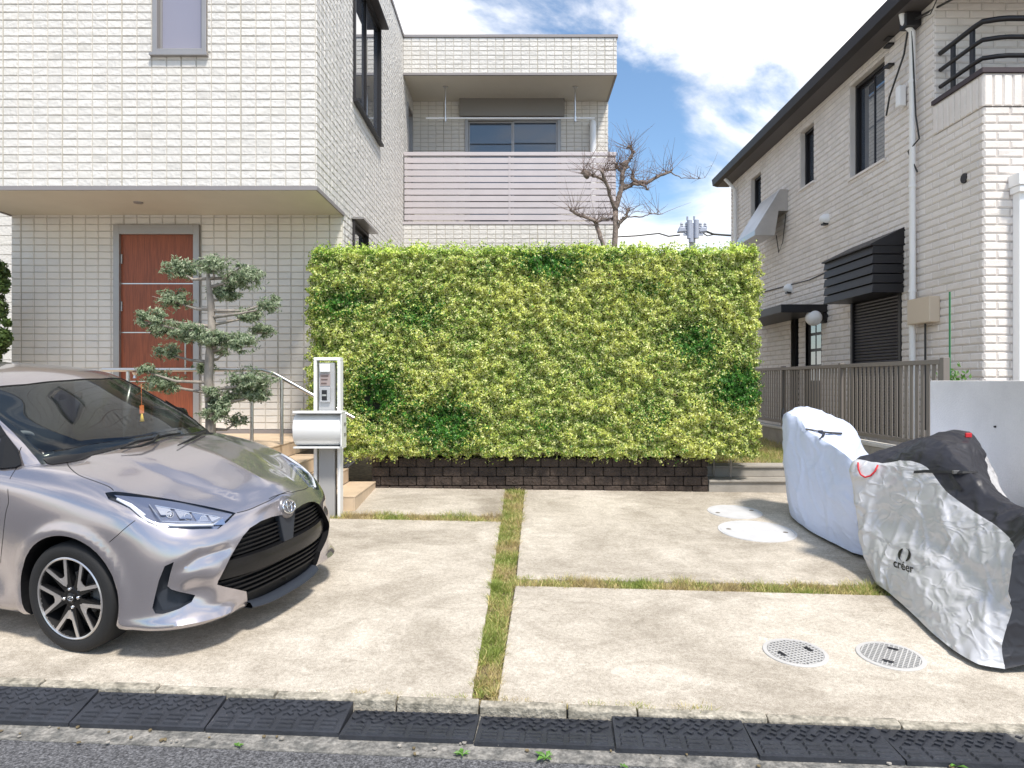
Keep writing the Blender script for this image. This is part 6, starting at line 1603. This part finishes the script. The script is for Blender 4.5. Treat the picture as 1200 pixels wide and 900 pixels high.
    def wrap_text(body,corner,w,h,name):
        cu=bpy.data.curves.new('t','FONT'); cu.body=body; cu.resolution_u=3; to=bpy.data.objects.new('t',cu); COL.objects.link(to); cu.offset=.012
        dg=bpy.context.evaluated_depsgraph_get(); me=bpy.data.meshes.new_from_object(to.evaluated_get(dg)); bpy.data.objects.remove(to)
        bm=bmesh.new(); bm.from_mesh(me)
        bmesh.ops.triangulate(bm,faces=bm.faces[:]); bmesh.ops.subdivide_edges(bm,edges=[e for e in bm.edges if e.calc_length()>.12],cuts=2)
        xs=[v.co.x for v in bm.verts]; ys=[v.co.y for v in bm.verts]; x0_,x1_,y0_,y1_=min(xs),max(xs),min(ys),max(ys)
        (ax,ay_),(bx_,by_)=corner   # baseline left, baseline right in picture
        for v in bm.verts:
            u=(v.co.x-x0_)/(x1_-x0_); q=(v.co.y-y0_)/(y1_-y0_)
            px=ax+(bx_-ax)*u; py=ay_+(by_-ay_)*u-h*q
            p,n_=hc(px,py); v.co=(p+n_*.004) if p else v.co
        bm.to_mesh(me); bm.free(); me.materials.append(ink); me.name=name
        A=WM[root.name].inverted(); me.transform(A)
        o=bpy.data.objects.new(name,me); COL.objects.link(o); o.parent=root; WM[o.name]=WM[root.name]; return o
    wrap_text('créer',((1047.5,664.5),(1071,672.5)),0,10.0,'printed_wordmark')
    # ring mark: two crescents
    cx_,cy_=1060.3,650.5
    mb=MB()
    for sg in (1,-1):
        for (rin,rout,a0,a1) in ((4.0,7.2,R(105),R(250)),):
            k=14; rows=[]
            for i in range(k+1):
                t=a0+(a1-a0)*i/k+(0 if sg==1 else math.pi); wq=math.sin(math.pi*min(1,.12+i/k*.95)); ro=8.0; ri=ro-3.6*max(.1,wq)
                row=[]
                for rr_ in (ri,ro):
                    p,n_=hc(cx_+rr_*math.cos(t)*.95,cy_-rr_*math.sin(t)); row.append(p+n_*.004)
                rows.append(row)
            mb.grid(rows)
    mb.build('printed_ring_mark',ink,root)
    # wheels just visible under the hem
    for y in (4.15,5.2):
        mb=MB(); Bq=Matrix.Translation((3.12,y,gz(3,y)+.26))@Matrix.Rotation(R(90),4,'Y'); mb.lathe([(.17,-.04),(.25,-.05),(.262,0),(.25,.05),(.17,.04)],Bq,32,closed=True); mb.build('wheel',M['rubber'],root,smooth=True)
silver_cover()
def white_cover():
    root=thing('covered_motorbike','motorbike under a smooth pale blue-white cover with a black strap, behind the silver one','motorbike',(3.1,6.4,gz(3,6.4)))
    wm=crinkle('white_blue_cover',(.60,.67,.86),.5,0,.16,2.2); web=mat('black_webbing',(.012,.012,.013),.6); hem=mat('grey_hem',(.16,.16,.18),.7)
    def X(px,y): return (px-605)*y/831
    def Zp(py,y): return 1.5-(py-446)*y/831
    def sec(y,hem,mid,edge,rid,rid2):
        h=bp(*hem,.03); m_=(X(mid[0],y-.04),Zp(mid[1],y-.04)); e=(X(edge[0],y),Zp(edge[1],y)); r_=(X(rid[0],y),Zp(rid[1],y)); r2=(X(rid2[0],y),Zp(rid2[1],y)); g=gz(3.4,y)
        return [(h.x,h.y,h.z),(h.x+(m_[0]-h.x)*.35-.01,h.y*.65+y*.35,h.z+(m_[1]-h.z)*.38),(m_[0],y-.04,m_[1]),((m_[0]+e[0])/2,y-.02,(m_[1]+e[1])/2),(e[0],y,e[1]),(r_[0],y,r_[1]),(r2[0],y,r2[1]),(min(r2[0]+.12,3.6),y,r2[1]*.75+g*.25),(3.62,y,g+.3),(3.66,y,g+.03)]
    st=[sec(7.10,(926,597),(922,540),(922,488),(932,479),(942,478)),
        sec(6.98,(927,603),(920,545),(919,486),(940,478),(958,480)),
        sec(6.80,(934,611),(922,550),(924,484),(958,485),(985,492)),
        sec(6.62,(944,618),(932,556),(938,492),(975,494),(1000,500)),
        sec(6.45,(953,624),(944,562),(946,504),(975,514),(996,522)),
        sec(6.25,(964,630),(956,568),(962,514),(985,524),(1004,534)),
        sec(6.0,(980,638),(972,580),(978,524),(998,534),(1014,546)),
        sec(5.75,(998,647),(990,592),(992,534),(1010,542),(1026,556)),
        sec(5.62,(1012,651),(1004,600),(1004,545),(1018,552),(1034,562))]
    G_=cover_mesh(st,None,'cover',None,root,.018,n_s=12,n_t=6,seed=6.1)
    put_grid(G_,'cover',[wm,hem],root,lambda a,b:0)
    for ring,dy,nm in ((G_[-1],-.08,'tail_panel'),(G_[0],.10,'front_panel')):
        c=ring.mean(0)+np.array([0,dy,0]); rows=[ring]+[ring*(1-q)+np.concatenate([np.tile(c[:2],(len(ring),1)),ring[:,2:3]*.93],1)*q for q in (.3,.6,.9)]
        rows=np.array(rows); put_grid(rows if dy<0 else rows[::-1],nm,[wm],root,lambda a,b:0)
    n,m=G_.shape[:2]; fc=[(i*m+j,i*m+j+1,(i+1)*m+j+1,(i+1)*m+j) for i in range(n-1) for j in range(m-1)]
    bv=BVHTree.FromPolygons([tuple(p) for p in G_.reshape(-1,3)],fc)
    def hc(px,py):
        d=Vector(((px-CX)/F,1,-(py-CY)/F)).normalized(); r=bv.ray_cast(Vector((0,0,CAMZ)),d)
        if r[0] is None: return None,None
        return r[0],(r[1] if r[1].dot(d)<0 else -r[1])
    Z=lambda l:[(880+a/3.75,420+b/3.75) for a,b in l]
    def rib(pts,w,nm,par):
        P=[hc(*p) for p in Z(pts)]; P=[p for p in P if p[0]]; mb=MB(); rows=[]
        for i,(p,n_) in enumerate(P):
            t=(P[min(i+1,len(P)-1)][0]-P[max(i-1,0)][0]).normalized(); s=t.cross(n_).normalized(); l=.014
            rows.append([p+n_*l-s*w/2,p+n_*(l+.002)-s*w/2,p+n_*(l+.002)+s*w/2,p+n_*l+s*w/2])
        mb.grid(rows,closed=True); return mb.build(nm,web,par)
    s=rib([(246,314),(280,322),(310,328),(350,331),(398,333)],.02,'strap',root); rib([(318,330),(314,345),(306,358)],.02,'strap_end',s)
    p,n_=hc(*Z([(300,327)])[0])
    if p: mb=MB(); mb.box(p+n_*.018-Vector((.02,.01,.012)),p+n_*.018+Vector((.02,.01,.012))); mb.build('buckle',mat('dark_buckle',(.05,.05,.06),.4),s,bevel=.004)
    # black side loops by the mirrors
    mb=MB(); a=[at(919,478,7.0),at(917.5,486,7.0),at(919,494,7.0)]; mb.tube([Vector(q)-X_*.01 for q in a],.01,6); mb.build('hem_cord',web,root)
    for y in (5.85,6.95):
        mb=MB(); Bq=Matrix.Translation((3.1,y,gz(3,y)+.25))@Matrix.Rotation(R(90),4,'Y'); mb.lathe([(.16,-.04),(.24,-.05),(.25,0),(.24,.05),(.16,.04)],Bq,32,closed=True); mb.build('wheel',M['rubber'],root,smooth=True)
white_cover()
